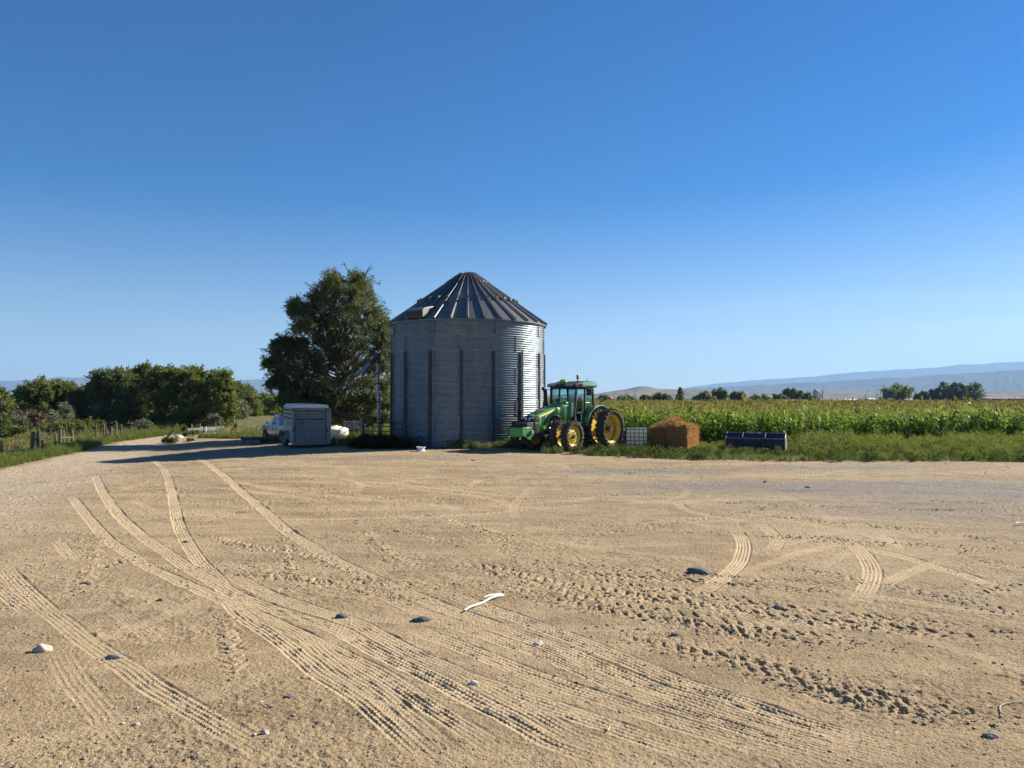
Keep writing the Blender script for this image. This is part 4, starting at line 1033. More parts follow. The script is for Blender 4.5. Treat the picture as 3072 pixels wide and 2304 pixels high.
PEB = stone_mat('pebbles', [(0, (.13, .125, .12)), (.3, (.24, .21, .19)), (.75, (.36, .305, .24)), (1, (.46, .41, .34))])
CLOD = stone_mat('soil_clods', [(0, (.20, .145, .085)), (1, (.38, .285, .175))], .98)
def near_yard(r, n):
    d = 1 / (1 / 5.0 + (1 / 34 - 1 / 5.0) * r.random(n)); x = (r.random(n) * 1.5 - .75) * d
    w = fbm(x * .5, d * .5, 3, 90); k = (r.random(n) < np.clip((w - .3) * 2.2, .1, 1)) & (d < yard_edge(x) - .2)
    return np.column_stack([x, d])[k]
def road_pts(r, n):
    d = 1 / (1 / 5.0 + (1 / 42 - 1 / 5.0) * r.random(n)); a, b = np.maximum(road_left(d), -.72 * d), road_right(d) + 1.2; x = a + (b - a) * r.random(n)
    return np.column_stack([x, d])
def lug_pts(r, n):
    out = []
    for pts, w, a in LUG:
        c, s = densify(pts, .05); m = int(len(c) * 2.2); i = r.integers(len(c), size=m); out.append(c[i] + r.normal(size=(m, 2)) * w * .33)
    return np.concatenate(out)
stones('gravel', 'small loose stones lying all over the dirt yard', 11000, near_yard, .004, .017, PEB, 1)
stones('road_gravel', 'loose gravel stones along the pale road', 6500, road_pts, .005, .020, PEB, 2)
stones('soil_clods', 'crumbled clods of dry soil thrown up along the chopped tractor tracks', 0, lug_pts, .006, .022, CLOD, 3, .7)

def litter_pts(r, n):
    d = 1 / (1 / 5.0 + (1 / 30 - 1 / 5.0) * r.random(n)); x = (r.random(n) * 1.5 - .75) * d; k = fbm(x * .6, d * .6, 3, 33) > .47
    return np.column_stack([x, d])[k]
r_ = np.random.default_rng(21); lp2 = litter_pts(r_, 4200); n = len(lp2)
V, F = leaf_quads(np.column_stack([lp2, zg(lp2[:, 0], lp2[:, 1]) + .008]), np.column_stack([r_.normal(size=(n, 2)), r_.normal(size=n) * .12]), .03 + .08 * r_.random(n), .0045, r_)
tag(mesh_np('straw_litter', V, F, DRY), 'scattered bits of straw and dry stalks lying on the dirt yard', 'straw', kind='stuff')

def crumb_pts(r, n):
    d = 1 / (1 / 5.0 + (1 / 26 - 1 / 5.0) * r.random(n)); x = (r.random(n) * 1.5 - .75) * d; k = r.random(n) < np.clip((fbm(x * .7, d * .7, 3, 71) - .3) * 2.6, .08, 1)
    p = np.column_stack([x, d])[k]; tr_ = np.concatenate([densify(q, .12)[0] for q, w, a in CAR if a > .55])
    far_ = np.concatenate([((c[:, None] - tr_[None]) ** 2).sum(-1).min(1) > .15 ** 2 for c in np.array_split(p, 40)])
    return p[far_]
stones('soil_crumbs', 'fine crumbs of loose dirt over the yard', 15000, crumb_pts, .003, .009, CLOD, 5, .7)

# ------------------------------------------------------------------ paints and metals
def galv(name, c, rough, metal, spangle=.12):
    k = NT(name); vec = k.n('ShaderNodeTexCoord').outputs['Object']
    mp = k.n('ShaderNodeMapping'); mp.inputs['Scale'].default_value = (1, 1, .22); k.l(vec, mp.inputs[0])
    a = k.noise(vec, 9, 6, .65); s = k.noise(mp.outputs[0], 2.2, 6, .65)
    col = k.mix(k.ramp(a, [(.3, 0.), (.7, 1.)]), tuple(x * (1 - spangle) for x in c), tuple(min(1, x * (1 + spangle)) for x in c))
    col = k.mix(k.ramp(s, [(.48, 0.), (.75, .5)]), col, tuple(x * .62 for x in c))
    b = k.n('ShaderNodeBsdfPrincipled'); k.l(col, b.inputs['Base Color']); b.inputs['Metallic'].default_value = metal
    k.l(k.math('ADD', rough - .1, k.math('MULTIPLY', s, .2)), b.inputs['Roughness'])
    k.l(b.outputs[0], k.out.inputs['Surface']); return k.m
GALV = galv('galvanised_wall', (.33, .37, .40), .40, .88, .18)
GALV_ROOF = galv('galvanised_roof', (.165, .168, .170), .45, .6)
GALV_PIPE = galv('galvanised_pipe', (.30, .33, .34), .42, .7)
DARKSTEEL = mat('dark_steel', (.046, .056, .066), .6, 0, None, 4, .5, 0, 40, .4, .04)
BLACK = mat('black_plastic', (.014, .014, .015), .55, 0, (.024, .023, .022), 3, .6, 0, 40, .4, .18)
CHASSIS = mat('greasy_chassis', (.020, .021, .019), .6, .3, (.035, .030, .024), 5, .6, .2, 30, .3, .3)
GREEN = mat('tractor_green', (.050, .300, .062), .38, 0, (.040, .24, .052), 1.2, .6, 0, 40, .5, .30, .4)
YELLOW = mat('tractor_yellow', (.76, .56, .045), .42, 0, (.64, .46, .05), 2.2, .6, 0, 40, .5, .30, .2)
RUBBER = mat('tyre_rubber', (.022, .021, .020), .9, 0, (.042, .037, .031), 4, .6, .3, 60, .2, .6)
RUST = mat('rusty_hub', (.16, .060, .030), .85, .2, (.09, .04, .025), 9, .6, .4, 40, .2)
GLASS = glass_mat('tinted_cab_glass', (.78, .93, .93))
CLEAR = glass_mat('window_glass', (.30, .36, .40))
WHITE = mat('white_plastic', (.74, .75, .74), .5, 0, (.62, .63, .62), 2, .5, 0, 40, .4, .12)
GREYPL = mat('grey_plastic', (.34, .36, .36), .5, 0, None, 3, .5, 0, 40, .4, .15)
CHROME = mat('bright_metal', (.75, .77, .78), .18, 1.0, (.6, .62, .63), 8)
LAMPGL = mat('lamp_lens', (.62, .65, .66), .12, .6, (.30, .32, .33), 14, .5)
ORANGE = mat('orange_lens', (.75, .16, .03), .25, 0, (.55, .10, .02), 9, .5, 0, 40, .6, 0, .6)
REDLENS = mat('red_lens', (.32, .012, .012), .3, 0, (.16, .008, .008), 9, .5, 0, 40, .6, .1, .4)

# ------------------------------------------------------------------ grain bin
BX, BY, BR, BH = -2.49, 43.2, 4.27, 6.65
gb = thing('grain_bin', 'large round corrugated galvanised grain bin with a ribbed cone roof', 'grain bin', (BX, BY, zg(BX, BY - 4) - .03), 0)
def bin_wall():
    nc, per = 56, 10; nz = nc * per; n = 168
    z = np.linspace(0, BH, nz + 1); pitch = BH / nc
    ring = BH / 8; dz = np.abs(((z + ring / 2) % ring) - ring / 2)
    amp = .042 * (1 - .40 * np.exp(-(dz / .035) ** 2)); r = BR + amp * np.cos(2 * np.pi * z / pitch) + .006 * np.exp(-(dz / .03) ** 2)
    t = np.linspace(0, 2 * np.pi, n, endpoint=False)
    den = .012 * (fbm(np.cos(t)[None] * 3 + 9 + z[:, None] * 0, np.sin(t)[None] * 3 + z[:, None] * 1.3, 3, 4) - .5)
    rr = r[:, None] + den
    V = np.stack([rr * np.cos(t)[None], rr * np.sin(t)[None], np.broadcast_to(z[:, None], rr.shape)], -1).reshape(-1, 3)
    I = np.arange(len(V)).reshape(nz + 1, n); J = np.roll(I, -1, 1)
    F = np.stack([I[:-1], J[:-1], J[1:], I[1:]], -1).reshape(-1, 4)
    mesh_np('wall', V, F, GALV, gb, flat=False)
bin_wall()
A0 = R(-90)  # facing the camera
for i in range(16):
    a = A0 + R(-1.0 + 22.5 * i); m = MB()
    mt = Matrix.Rotation(a, 4, 'Z')
    m.box(BR + .012, BR + .085, -.042, .042, 0.02, BH * .752, mt)
    m.box(BR + .06, BR + .066 + .03, -.068, -.042, 0.02, BH * .752, mt)
    m.box(BR + .06, BR + .066 + .03, .042, .068, 0.02, BH * .752, mt)
    m.build('stiffener', DARKSTEEL, gb, .004)
for ring in range(8):
    z0, z1 = BH - (ring + 1) * BH / 8, BH - ring * BH / 8
    off = [-64, -20.5, 23, 66, 110, 154, 200, 250] if ring % 2 == 0 else [-47, -3.5, 39, 83, 127, 170, 215, 275]
    for dg in off:
        mt = Matrix.Rotation(A0 + R(dg), 4, 'Z')
        sm = MB().box(BR - .004, BR + .045, -.026, .026, z0 + .02, z1 - .02, mt)
        bo = sm
        for side in (-.040, .040):
            for k in range(7):
                zz = z0 + .07 + k * .112
                bo.box(BR + .010, BR + .050, side - .013, side + .013, zz - .013, zz + .013, mt)
        sm.build('lap_seam', GALV_ROOF, gb)
def bin_roof():
    m = MB(); N = 32; r0, z0, r1, z1 = BR + .14, BH - .03, .40, 9.52
    sl = math.atan2(z1 - z0, r0 - r1)
    n = N * 4
    # shell with two lapped steps
    prof = [(BR - .05, BH - .10), (r0, BH - .10), (r0, z0)]
    for f, st in ((.42, 1), (.80, 1)):
        a = r0 + (r1 - r0) * f; b = z0 + (z1 - z0) * f
        prof += [(a + .012, b - .004), (a, b + .030), (a - .02, b + .034)]
        prof += [(a - .05, b + .042)]
    prof += [(r1, z1 + .02)]
    m.lathe(prof, n)
    shell = m.build('roof', GALV_ROOF, gb, 0, 25)
    q = MB()
    for i in range(N):
        a = A0 + R(3.2 + 360 / N * i); mt = Matrix.Rotation(a, 4, 'Z')
        secs = []
        for f in (0, .42, .422, .80, .802, 1.0):
            rr = r0 + .015 + (r1 - r0) * f; zz = z0 + (z1 - z0) * f + (.03 if f > .421 else 0) + (.03 if f > .801 else 0)
            wb, wt_, h = .070 - .045 * f, .040 - .022 * f, .115 - .05 * f
            nx, nz = math.sin(sl), math.cos(sl)
            secs.append([tuple(mt @ Vector((rr + nx * o, y, zz + nz * o))) for (y, o) in ((-wb, -.02), (-wt_, h), (wt_, h), (wb, -.02))])
        q.loft(secs)
    c = MB(); c.lathe([(.40, 9.46), (.49, 9.48), (.49, 9.57), (.44, 9.58), (.42, 9.61), (.20, 9.645), (0.001, 9.66)], 32)
    for k in range(10):
        a = k * math.pi / 5; c.box(.45, .53, -.04, .04, 9.48, 9.56, Matrix.Rotation(a, 4, 'Z'))
    c.build('roof_cap', DARKSTEEL, gb)
    # clips standing up at the lower lap
    cl = q
    for i in range(N):
        a = A0 + R(3.2 + 360 / N * i); mt = Matrix.Rotation(a, 4, 'Z'); f = .42
        rr = r0 + (r1 - r0) * f; zz = z0 + (z1 - z0) * f
        cl.box(rr - .05, rr + .12, -.07, .07, zz + .06, zz + .19, mt)
    q.build('roof_rib', GALV_ROOF, shell, 0, 30)
    # vent hood low on the left front of the roof
    a = A0 + R(-35.5); mt = Matrix.Rotation(a, 4, 'Z'); v = MB()
    secs = []
    for y in (-.62, .62):
        secs.append([tuple(mt @ Vector(p)) for p in ((r0 - 1.05, y * .86, z0 + 1.05 * math.tan(sl) + .02), (r0 - .15, y, z0 + .62), (r0 + .05, y, z0 + .50), (r0 + .02, y, z0 + .12), (r0 - .25, y, z0 + .10))])
    v.loft(secs); v.build('roof_vent', GALV_ROOF, gb, .015)
    o = MB(); o.box(r0 + .0, r0 + .062, -.56, .56, z0 + .15, z0 + .45, mt); o.build('vent_opening', BLACK, gb)
bin_roof()
em = MB(); a = A0 + R(-70); mt = Matrix.Rotation(a, 4, 'Z')
em.box(BR + .022, BR + .030, -.26, .30, 6.08, 6.44, mt); em.build('emblem', mat('emblem_white', (.62, .62, .60), .5), gb)
es = MB()
for k in range(4): es.box(BR + .031, BR + .034, -.24 + .035 * (3 - k), .06 + .02 * k, 6.11 + .085 * k, 6.16 + .085 * k, mt)
es.add([tuple(mt @ Vector((BR + .034, y, z))) for y, z in ((.04, 6.11), (.15, 6.11), (.26, 6.41), (.16, 6.41))], [(0, 1, 2, 3)])
es.build('emblem_stripes', mat('emblem_dark', (.05, .03, .035), .5), gb)
wr_s = .75
rg = MB(); rg.lathe([(BR + .02, 0), (BR + .07, 0), (BR + .07, .10), (BR + .02, .12)], 96); rg.build('base_ring', DARKSTEEL, gb)

# white wheel lying at the foot of the bin
rx, ry = X(1263, 36.6), 36.6
wr = thing('wheel_rim', 'white steel wheel lying flat at the foot of the grain bin', 'wheel rim', (rx, ry, zg(rx, ry) - .01)); wr.scale = (wr_s,) * 3
m = MB(); m.lathe([(.30, 0), (.31, .03), (.28, .05), (.235, .07), (.225, .20), (.26, .24), (.30, .25), (.31, .28), (.29, .29), (.26, .265), (.20, .25), (.20, .06), (.27, .0)], 36, closed=True); m.build('rim', WHITE, wr)
m = MB(); m.lathe([(.05, .15), (.09, .17), (.14, .145), (.205, .11), (.205, .09), (.13, .125), (.05, .13)], 28, closed=True); m.build('disc', WHITE, wr)

# ------------------------------------------------------------------ tractor
TH = math.atan2(-.751, -.66)
TX, TY = 3.72, 40.05
tr = thing('tractor', 'big green and yellow tractor with dual wheels beside the grain bin', 'tractor', (TX, TY, zg(TX, TY)), TH)
def tyre_mb(rad, w, rim, lugs, lh):
    m = MB(); b = rad - lh; h = w / 2
    m.lathe([(rim - .01, -h * .62), (rim + .03, -h * .78), (rim + (b - rim) * .45, -h * 1.0), (b - .07, -h * .97), (b - .015, -h * .80), (b, -h * .4), (b + .004, 0), (b, h * .4), (b - .015, h * .80), (b - .07, h * .97), (rim + (b - rim) * .45, h * 1.0), (rim + .03, h * .78), (rim - .01, h * .62)], 64, 'y')
    for s in (-1, 1):
        for k in range(lugs):
            a = 2 * math.pi * (k + (.5 if s > 0 else 0)) / lugs; secs = []
            for f in (0, .35, .7, 1.0, 1.06):
                y = s * (.01 * w + f * h * .98); aa = a + .30 * f * (1 if True else 0) * 1.6 / rad * .5
                ro = rad - (.012 if f < 1 else .05 if f == 1 else .13); ri = b - .02 if f < 1 else b - .09 if f == 1 else b - .17
                wd = .030 / rad * (1 + .5 * f)
                sec = []
                for (da, rr) in ((-wd * 1.35, ri), (-wd * .8, ro), (wd * .8, ro), (wd * 1.35, ri)):
                    sec.append((rr * math.cos(aa + da), y, rr * math.sin(aa + da)))
                secs.append(sec)
            m.loft(secs)
    return m
def rim_mb(r, w, dish):
    h = w / 2; m = MB()
    m.lathe([(r + .025, h * .66), (r + .03, h * .58), (r - .015, h * .55), (r - .03, h * .3), (r - .09, h * .12), (r - .09, -h * .2), (r - .03, -h * .35), (r - .015, -h * .55), (r + .03, -h * .58), (r + .025, -h * .66), (r - .02, -h * .62), (r - .045, -h * .35), (r - .105, -h * .22), (r - .105, h * .14), (r - .045, h * .33), (r - .02, h * .60)], 56, 'y', closed=True)
    return m
def disc_mb(r, y0, y1, rh):
    m = MB(); m.lathe([(rh, y1), (rh + .06, y1), (r * .62, y0 + (y1 - y0) * .72), (r - .10, y0), (r - .10, y0 - .03), (r * .62, y0 + (y1 - y0) * .72 - .035), (rh + .05, y1 - .035), (rh, y1 - .035)], 48, 'y', closed=True); return m
def wheel(name, x, y, rad, w, rim, lugs, lh, dy0, dy1, rh, hubm, side):
    rm = rim_mb(rim, w, 0).build(name, YELLOW, tr)
    rm.location = (x, y, rad - .03)
    if side < 0: rm.rotation_euler = (0, 0, math.pi)
    tyre_mb(rad, w, rim, lugs, lh).build('tyre', RUBBER, rm, 0, 30)
    disc_mb(rim, dy0, dy1, rh).build('disc', YELLOW, rm)
    hb = MB(); hb.lathe([(.001, dy1 + .10), (rh * .55, dy1 + .10), (rh * .6, dy1 + .02), (rh * 1.02, dy1 + .005), (rh * 1.02, dy1 - .05), (.001, dy1 - .06)], 24, 'y')
    nt = hb
    for k in range(10):
        a = 2 * math.pi * k / 10; c, s = math.cos(a) * (rh + .07), math.sin(a) * (rh + .07)
        nt.cyl((c, dy1 - .02, s), (c, dy1 + .035, s), .022, n=6)
    hb.build('hub', hubm, rm)
    return rm
HUBF = mat('front_hub', (.12, .09, .035), .6, .2, (.07, .05, .03), 8)
for s in (1, -1):
    wheel('front_wheel', 3.05, 1.55 * s, .76, .38, .50, 20, .045, .02, .085, .13, HUBF, s)
    wheel('front_wheel', 3.05, .86 * s, .76, .38, .50, 20, .045, .02, .03, .13, HUBF, s)
    wheel('rear_wheel', 0, 1.66 * s, 1.04, .50, .735, 22, .055, -.16, -.20, .13, RUST, s)
    wheel('rear_wheel', 0, .84 * s, 1.04, .50, .735, 22, .055, .02, .04, .16, RUST, s)
ax = MB(); ax.cyl((0, -1.75, 1.0), (0, 1.75, 1.0), .12, n=16); ax.cyl((0, -.5, 1.0), (0, .5, 1.0), .28, n=16)
ax.cyl((3.05, -1.5, .74), (3.05, 1.5, .74), .09, n=14); ax.box(2.9, 3.2, -.6, .6, .58, .82)
ax.build('axle', CHASSIS, tr)
ch = MB(); ch.box(-.45, 1.6, -.34, .34, .68, 1.30); ch.box(1.5, 4.3, -.30, .30, .62, 1.05); ch.box(1.7, 4.0, -.34, .34, 1.0, 1.72); ch.box(2.4, 3.6, -.42, .42, .95, 1.25)
ch.box(3.9, 4.55, -.33, .33, .60, 1.2); ch.build('chassis', CHASSIS, tr, .02)
pp = MB()   # hoses, filters and brackets in the wheel arch
for k in range(9):
    y = .40 + .05 * (k % 3); pp.tube([(2.35 + .15 * k, y, 1.05 + .1 * (k % 4)), (2.45 + .15 * k, y + .05, 1.35), (2.6 + .12 * k, y, 1.62)], .022, 6)
pp.build('engine_hoses', CHASSIS, tr)
MB().cyl((2.55, .46, 1.2), (2.55, .46, 1.5), .055, n=12).build('oil_filter', CHROME, tr); MB().cyl((2.9, .47, 1.25), (2.9, .47, 1.45), .04, n=12).build('fuel_filter', CHROME, tr); MB().box(3.2, 3.3, .44, .48, 1.25, 1.42).build('bracket_plate', CHROME, tr, .01); MB().box(3.36, 3.48, .42, .47, .98, 1.12).build('sensor_box', CHROME, tr, .01)
# hood: arched shell with a cut-out over the front wheels
def hood():
    xs = [4.42, 4.36, 4.2, 4.0, 3.8, 3.68, 3.6, 3.5, 3.35, 3.15, 2.95, 2.75, 2.6, 2.5, 2.42, 2.3, 2.1, 1.9, 1.86]
    xt = np.array([1.86, 2.3, 2.9, 3.5, 4.1, 4.42]); zt_ = np.array([2.34, 2.30, 2.16, 1.98, 1.80, 1.70])
    xw = np.array([1.86, 3.0, 4.0, 4.42]); wv = np.array([.50, .47, .40, .36])
    def zb(x):
        arch = 1.18 + .52 * math.sqrt(max(0, 1 - ((x - 3.02) / .64) ** 2))
        if 2.38 < x < 3.66: return arch
        if x >= 3.66: return float(np.interp(x, [3.66, 3.8, 4.2, 4.42], [.98, .88, .92, 1.0]))
        return 1.26
    secs = []
    for x in xs:
        zt2 = float(np.interp(x, xt, zt_)); w = float(np.interp(x, xw, wv)); b = zb(x)
        half = [(0, zt2), (w * .45, zt2 - .015), (w * .80, zt2 - .055), (w * .95, zt2 - .11), (w, zt2 - .20), (w * 1.01, max(b + .02, (zt2 + b) / 2)), (w * .98, b)]
        sec = [(x, -y, z) for y, z in half[::-1]] + [(x, y, z) for y, z in half[1:]]
        secs.append(sec)
    m = MB(); m.loft(secs, caps=False, closed=False); hd = m.build('hood', GREEN, tr, 0, 40, .012)
    st = MB()
    for s in (1, -1):
        top = []; 
        for x in np.linspace(4.30, 1.9, 16):
            zt2 = float(np.interp(x, xt, zt_)); w = float(np.interp(x, xw, wv)); k = np.interp(x, [1.9, 4.3], [1.0, .55])
            top.append([(x, s * (w * .955 + .010), zt2 - .108), (x, s * (w * 1.0 + .012), zt2 - .108 - .10 * k)])
        n = len(top); vs = [p for q in top for p in q] + [(p[0], p[1] - s * .006, p[2]) for q in top for p in q]
        fs = [(2 * i, 2 * i + 1, 2 * i + 3, 2 * i + 2) for i in range(n - 1)] + [(2 * n + 2 * i, 2 * n + 2 * i + 2, 2 * n + 2 * i + 3, 2 * n + 2 * i + 1) for i in range(n - 1)]
        st.add(vs, fs)
    st.build('hood_stripe', YELLOW, hd)
    v = MB()
    for s in (1, -1):
        v.box(3.72, 3.78, s * .425 - .012, s * .425 + .012, 1.28, 1.70); v.box(3.82, 3.90, s * .42 - .012, s * .42 + .012, 1.30, 1.66)
    def slab(x0, x1, y0, y1, lift=.008):
        vs = []
        for x in (x0, x1):
            z = float(np.interp(x, xt, zt_)) + lift
            for y in (y0, y1): vs.append((x, y, z - abs(y) ** 2 * .18))
        vs += [(a, b, c - .02) for a, b, c in vs]
        v.add(vs, [(0, 1, 3, 2), (4, 6, 7, 5), (0, 4, 5, 1), (2, 3, 7, 6), (0, 2, 6, 4), (1, 5, 7, 3)])
    slab(3.55, 4.15, -.27, -.03); slab(3.55, 4.15, .03, .27); slab(2.75, 3.4, -.28, -.02)
    v.build('hood_vent', BLACK, hd)
    e = MB()
    for s in (1, -1): e.tube([(2.36 + .02, s * .49, 1.20)] + [(3.02 - .665 * math.cos(a), s * .49, 1.18 + .545 * math.sin(a)) for a in np.linspace(.1, math.pi - .35, 14)], .03, 6)
    e.build('arch_trim', GREEN, hd)
    s2 = MB()
    for s in (1, -1): s2.box(2.20, 2.225, s * .493 - .01, s * .493 + .014, 1.28, 2.12)
    s2.build('hood_seam', YELLOW, hd)
hood()
gr = MB(); secs = []
for x, w, z0, z1 in ((4.10, .40, .86, 1.70), (4.40, .37, .86, 1.68), (4.50, .30, .95, 1.55)):
    secs.append([(x, -w, z0), (x, w, z0), (x, w, z1), (x, -w, z1)])
gr.loft(secs)
for k in range(7): gr.box(4.50, 4.515, -.26, .26, 1.0 + k * .05, 1.02 + k * .05)
gr.build('grille', BLACK, tr, .02)
for s in (1, -1):
    h = MB(); h.loft([[(4.40, s * .06, 1.50), (4.40, s * .36, 1.55), (4.40, s * .36, 1.67), (4.40, s * .06, 1.63)], [(4.515, s * .06, 1.47), (4.47, s * .335, 1.54), (4.455, s * .335, 1.66), (4.50, s * .06, 1.62)]])
    h.build('headlight', LAMPGL, tr, .008)
# front ballast: green block with chamfered side plates, stacked suitcase weights behind it
wb_ = MB(); wb_.box(4.62, 5.30, -.47, .36, .74, 1.17)
wb_.build('front_weight', GREEN, tr, .02)
sp = MB()
for y0, y1 in ((.362, .40), (-.512, -.474)): sp.prism([(4.64, 1.16), (5.34, 1.20), (5.34, .84), (4.92, .60), (4.74, .60), (4.70, .72), (4.64, .74)], y0, y1, 'y')
sp.build('weight_plate', mat('plate_green', (.045, .24, .075), .4, 0, None, 2, .5, 0, 40, .5, .1, .4), tr, .01)
lp = MB(); lp.box(4.66, 4.80, .40, .52, .86, 1.02); lp.build('front_lamp', GREYPL, tr, .01)
sw = MB()
for k in range(10): sw.box(4.50, 4.98, -.62 + k * .10, -.545 + k * .10, 1.15, 1.40)
for k in range(5): sw.box(4.2, 4.9, -.95 + k * .09, -.88 + k * .09, .80, 1.22)
sw.build('suitcase_weights', BLACK, tr, .015)
# cab
C0, C1, CW = .30, 1.82, .80
pl = MB()
for s in (1, -1):
    pl.beam((C1 - .02, s * CW * .94, 1.50), (C1 - .14, s * CW, 3.12), .085, .10, (0, 1, 0))
    pl.beam((C0 + .72, s * (CW + .01), 1.45), (C0 + .68, s * CW, 3.12), .06, .09, (0, 1, 0))
    pl.beam((C0 - .12, s * CW, 1.75), (C0 + .02, s * CW, 3.12), .085, .10, (0, 1, 0))
    pl.beam((C0 - .10, s * CW, 1.80), (C0 + .45, s * (CW + .01), 1.40), .08, .08, (0, 1, 0))
    pl.box(C0 + .40, C1, s * CW - .04, s * CW + .04, 1.36, 1.48)
    pl.box(C0 + .02, C1 - .14, s * CW - .04, s * CW + .04, 3.02, 3.12)
pl.box(C1 - .16, C1 - .08, -CW, CW, 3.02, 3.14); pl.box(C0, C0 + .06, -CW, CW, 3.0, 3.12); pl.box(C1 - .08, C1 + .0, -CW, CW, 1.40, 1.62); pl.box(C0 - .12, C0 - .04, -CW, CW, 1.55, 1.85)
pl.box(C0 - .05, C1, -CW, CW, 1.28, 1.36)
pl.build('cab_frame', BLACK, tr, .012)
for s in (1, -1):
    g = MB(); y = s * (CW - .006)
    g.prism([(C0 + .74, 1.46), (C1 - .05, 1.48), (C1 - .14, 3.04), (C0 + .72, 3.04)], y - .004, y + .004, 'y'); g.build('front_side_window', GLASS, tr)
    g = MB(); g.prism([(C0 + .44, 1.44), (C0 + .70, 1.44), (C0 + .67, 3.04), (C0 + .05, 3.04), (C0 - .07, 1.85)], y - .004, y + .004, 'y'); dr_ = g.build('door', GLASS, tr)
    h = MB(); h.tube([(C0 + .62, s * (CW + .02), 1.78), (C0 + .62, s * (CW + .08), 1.80), (C0 + .62, s * (CW + .08), 2.0), (C0 + .62, s * (CW + .02), 2.02)], .02, 8); h.build('handle', BLACK, dr_)
    h = MB(); h.tube([(C0 + .05, s * (CW - .05), 2.32), (C0 + .66, s * (CW - .05), 2.32)], .018, 8); h.build('grab_bar', CHROME, dr_)
g = MB(); g.add([(C1 - .015, -CW + .04, 1.62), (C1 - .015, CW - .04, 1.62), (C1 - .115, CW - .02, 3.03), (C1 - .115, -CW + .02, 3.03)], [(0, 1, 2, 3)]); g.build('windscreen', GLASS, tr, 0, 35, .006)
g = MB(); g.add([(C0 - .07, -CW + .04, 1.86), (C0 - .07, CW - .04, 1.86), (C0 + .03, CW - .02, 3.0), (C0 + .03, -CW + .02, 3.0)], [(0, 1, 2, 3)]); g.build('rear_window', GLASS, tr, 0, 35, .006)
rf = MB(); secs = []
for x, w, z0, z1 in ((-.06, .84, 3.20, 3.34), (.04, .90, 3.16, 3.40), (.6, .94, 3.14, 3.43), (1.15, .94, 3.14, 3.42), (1.30, .92, 3.16, 3.38)):
    secs.append([(x, -w, z0 + .04), (x, -w * .96, z1 - .05), (x, -w * .8, z1), (x, w * .8, z1), (x, w * .96, z1 - .05), (x, w, z0 + .04), (x, w * .96, z0), (x, -w * .96, z0)])
rf.loft(secs); rf.build('cab_roof', mat('roof_green', (.030, .20, .075), .3, 0, (.05, .22, .10), 3, .5, 0, 40, .5, .1, .6), tr)
vs_ = MB(); secs = []
for x, w, z0, z1 in ((.02, .86, 3.09, 3.17), (1.2, .93, 3.10, 3.22), (1.5, .93, 3.10, 3.33), (1.86, .90, 3.11, 3.27), (1.98, .84, 3.13, 3.20)):
    secs.append([(x, -w, z0), (x, w, z0), (x, w, z1), (x, -w, z1)])
vs_.loft(secs); vs_.build('roof_visor', BLACK, tr, .02)
for y in (-.66, -.42, .42, .66):
    m = MB(); m.loft([[(1.93, y - .09, 3.14), (1.93, y + .09, 3.14), (1.91, y + .09, 3.24), (1.91, y - .09, 3.24)], [(2.0, y - .08, 3.15), (2.0, y + .08, 3.15), (1.98, y + .08, 3.23), (1.98, y - .08, 3.23)]]); m.build('roof_light', LAMPGL, tr, .006)
m = MB(); m.cyl((1.42, .93, 3.20), (1.42, 1.0, 3.26), .055, n=14); m.build('work_light', LAMPGL, tr)
m = MB(); m.lathe([(.001, 3.50), (.10, 3.495), (.17, 3.45), (.19, 3.38), (.17, 3.32), (.13, 3.30), (.12, 3.22)], 24, c=(1.72, 0, 0)); gps = m.build('antenna_dome', GREEN, tr)
m = MB(); m.lathe([(.191, 3.37), (.193, 3.39), (.185, 3.425), (.18, 3.42), (.18, 3.37)], 24, c=(1.72, 0, 0), closed=True); m.build('dome_band', YELLOW, gps)
m = MB(); m.lathe([(.03, 3.30), (.03, 3.52), (.075, 3.53), (.08, 3.56), (.001, 3.57)], 18, c=(1.34, .62, 0)); bc = m.build('beacon', BLACK, tr)
m = MB(); m.lathe([(.066, 3.56), (.07, 3.60), (.066, 3.70), (.045, 3.735), (.001, 3.745)], 18, c=(1.34, .62, 0)); m.build('beacon_lens', ORANGE, bc)
m = MB(); m.tube([(.85, .86, 3.38), (.86, .87, 3.58)], [.016, .006], 6); m.build('antenna', BLACK, tr)
m = MB(); m.tube([(1.25, .82, 3.08), (1.28, 1.08, 3.04), (1.26, 1.30, 2.96)], .018, 8); mr = m.build('mirror_arm', BLACK, tr)
m = MB(); m.loft([[(1.22, 1.10, 2.66), (1.22, 1.44, 2.72), (1.22, 1.42, 3.04), (1.22, 1.08, 3.06)], [(1.30, 1.12, 2.69), (1.30, 1.42, 2.75), (1.30, 1.40, 3.02), (1.30, 1.10, 3.04)]]); m.build('mirror', BLACK, mr, .02)
m = MB(); m.tube([(1.74, -.80, 2.98), (1.80, -1.05, 2.99), (1.80, -1.10, 2.92)], .018, 8); m.tube([(1.74, -.80, 2.52), (1.78, -1.0, 2.55)], .014, 8); mr = m.build('mirror_arm', BLACK, tr)
m = MB(); m.box(1.765, 1.83, -1.21, -.99, 2.55, 2.92); mm = m.build('mirror', BLACK, mr, .03); m = MB(); m.box(1.757, 1.764, -1.19, -1.01, 2.58, 2.89); m.build('mirror_glass', CHROME, mr)
# exhaust with a forward bent top
m = MB(); m.tube([(2.16, -.80, 1.62), (2.16, -.80, 2.35)], [.135, .135], 18); m.tube([(2.16, -.80, 2.34), (2.16, -.80, 2.78), (2.19, -.80, 2.92), (2.27, -.79, 3.0), (2.37, -.79, 3.04)], [.10, .10, .10, .098, .095], 16)
m.box(1.95, 2.2, -.72, -.40, 1.55, 1.75); m.build('exhaust', BLACK, tr)
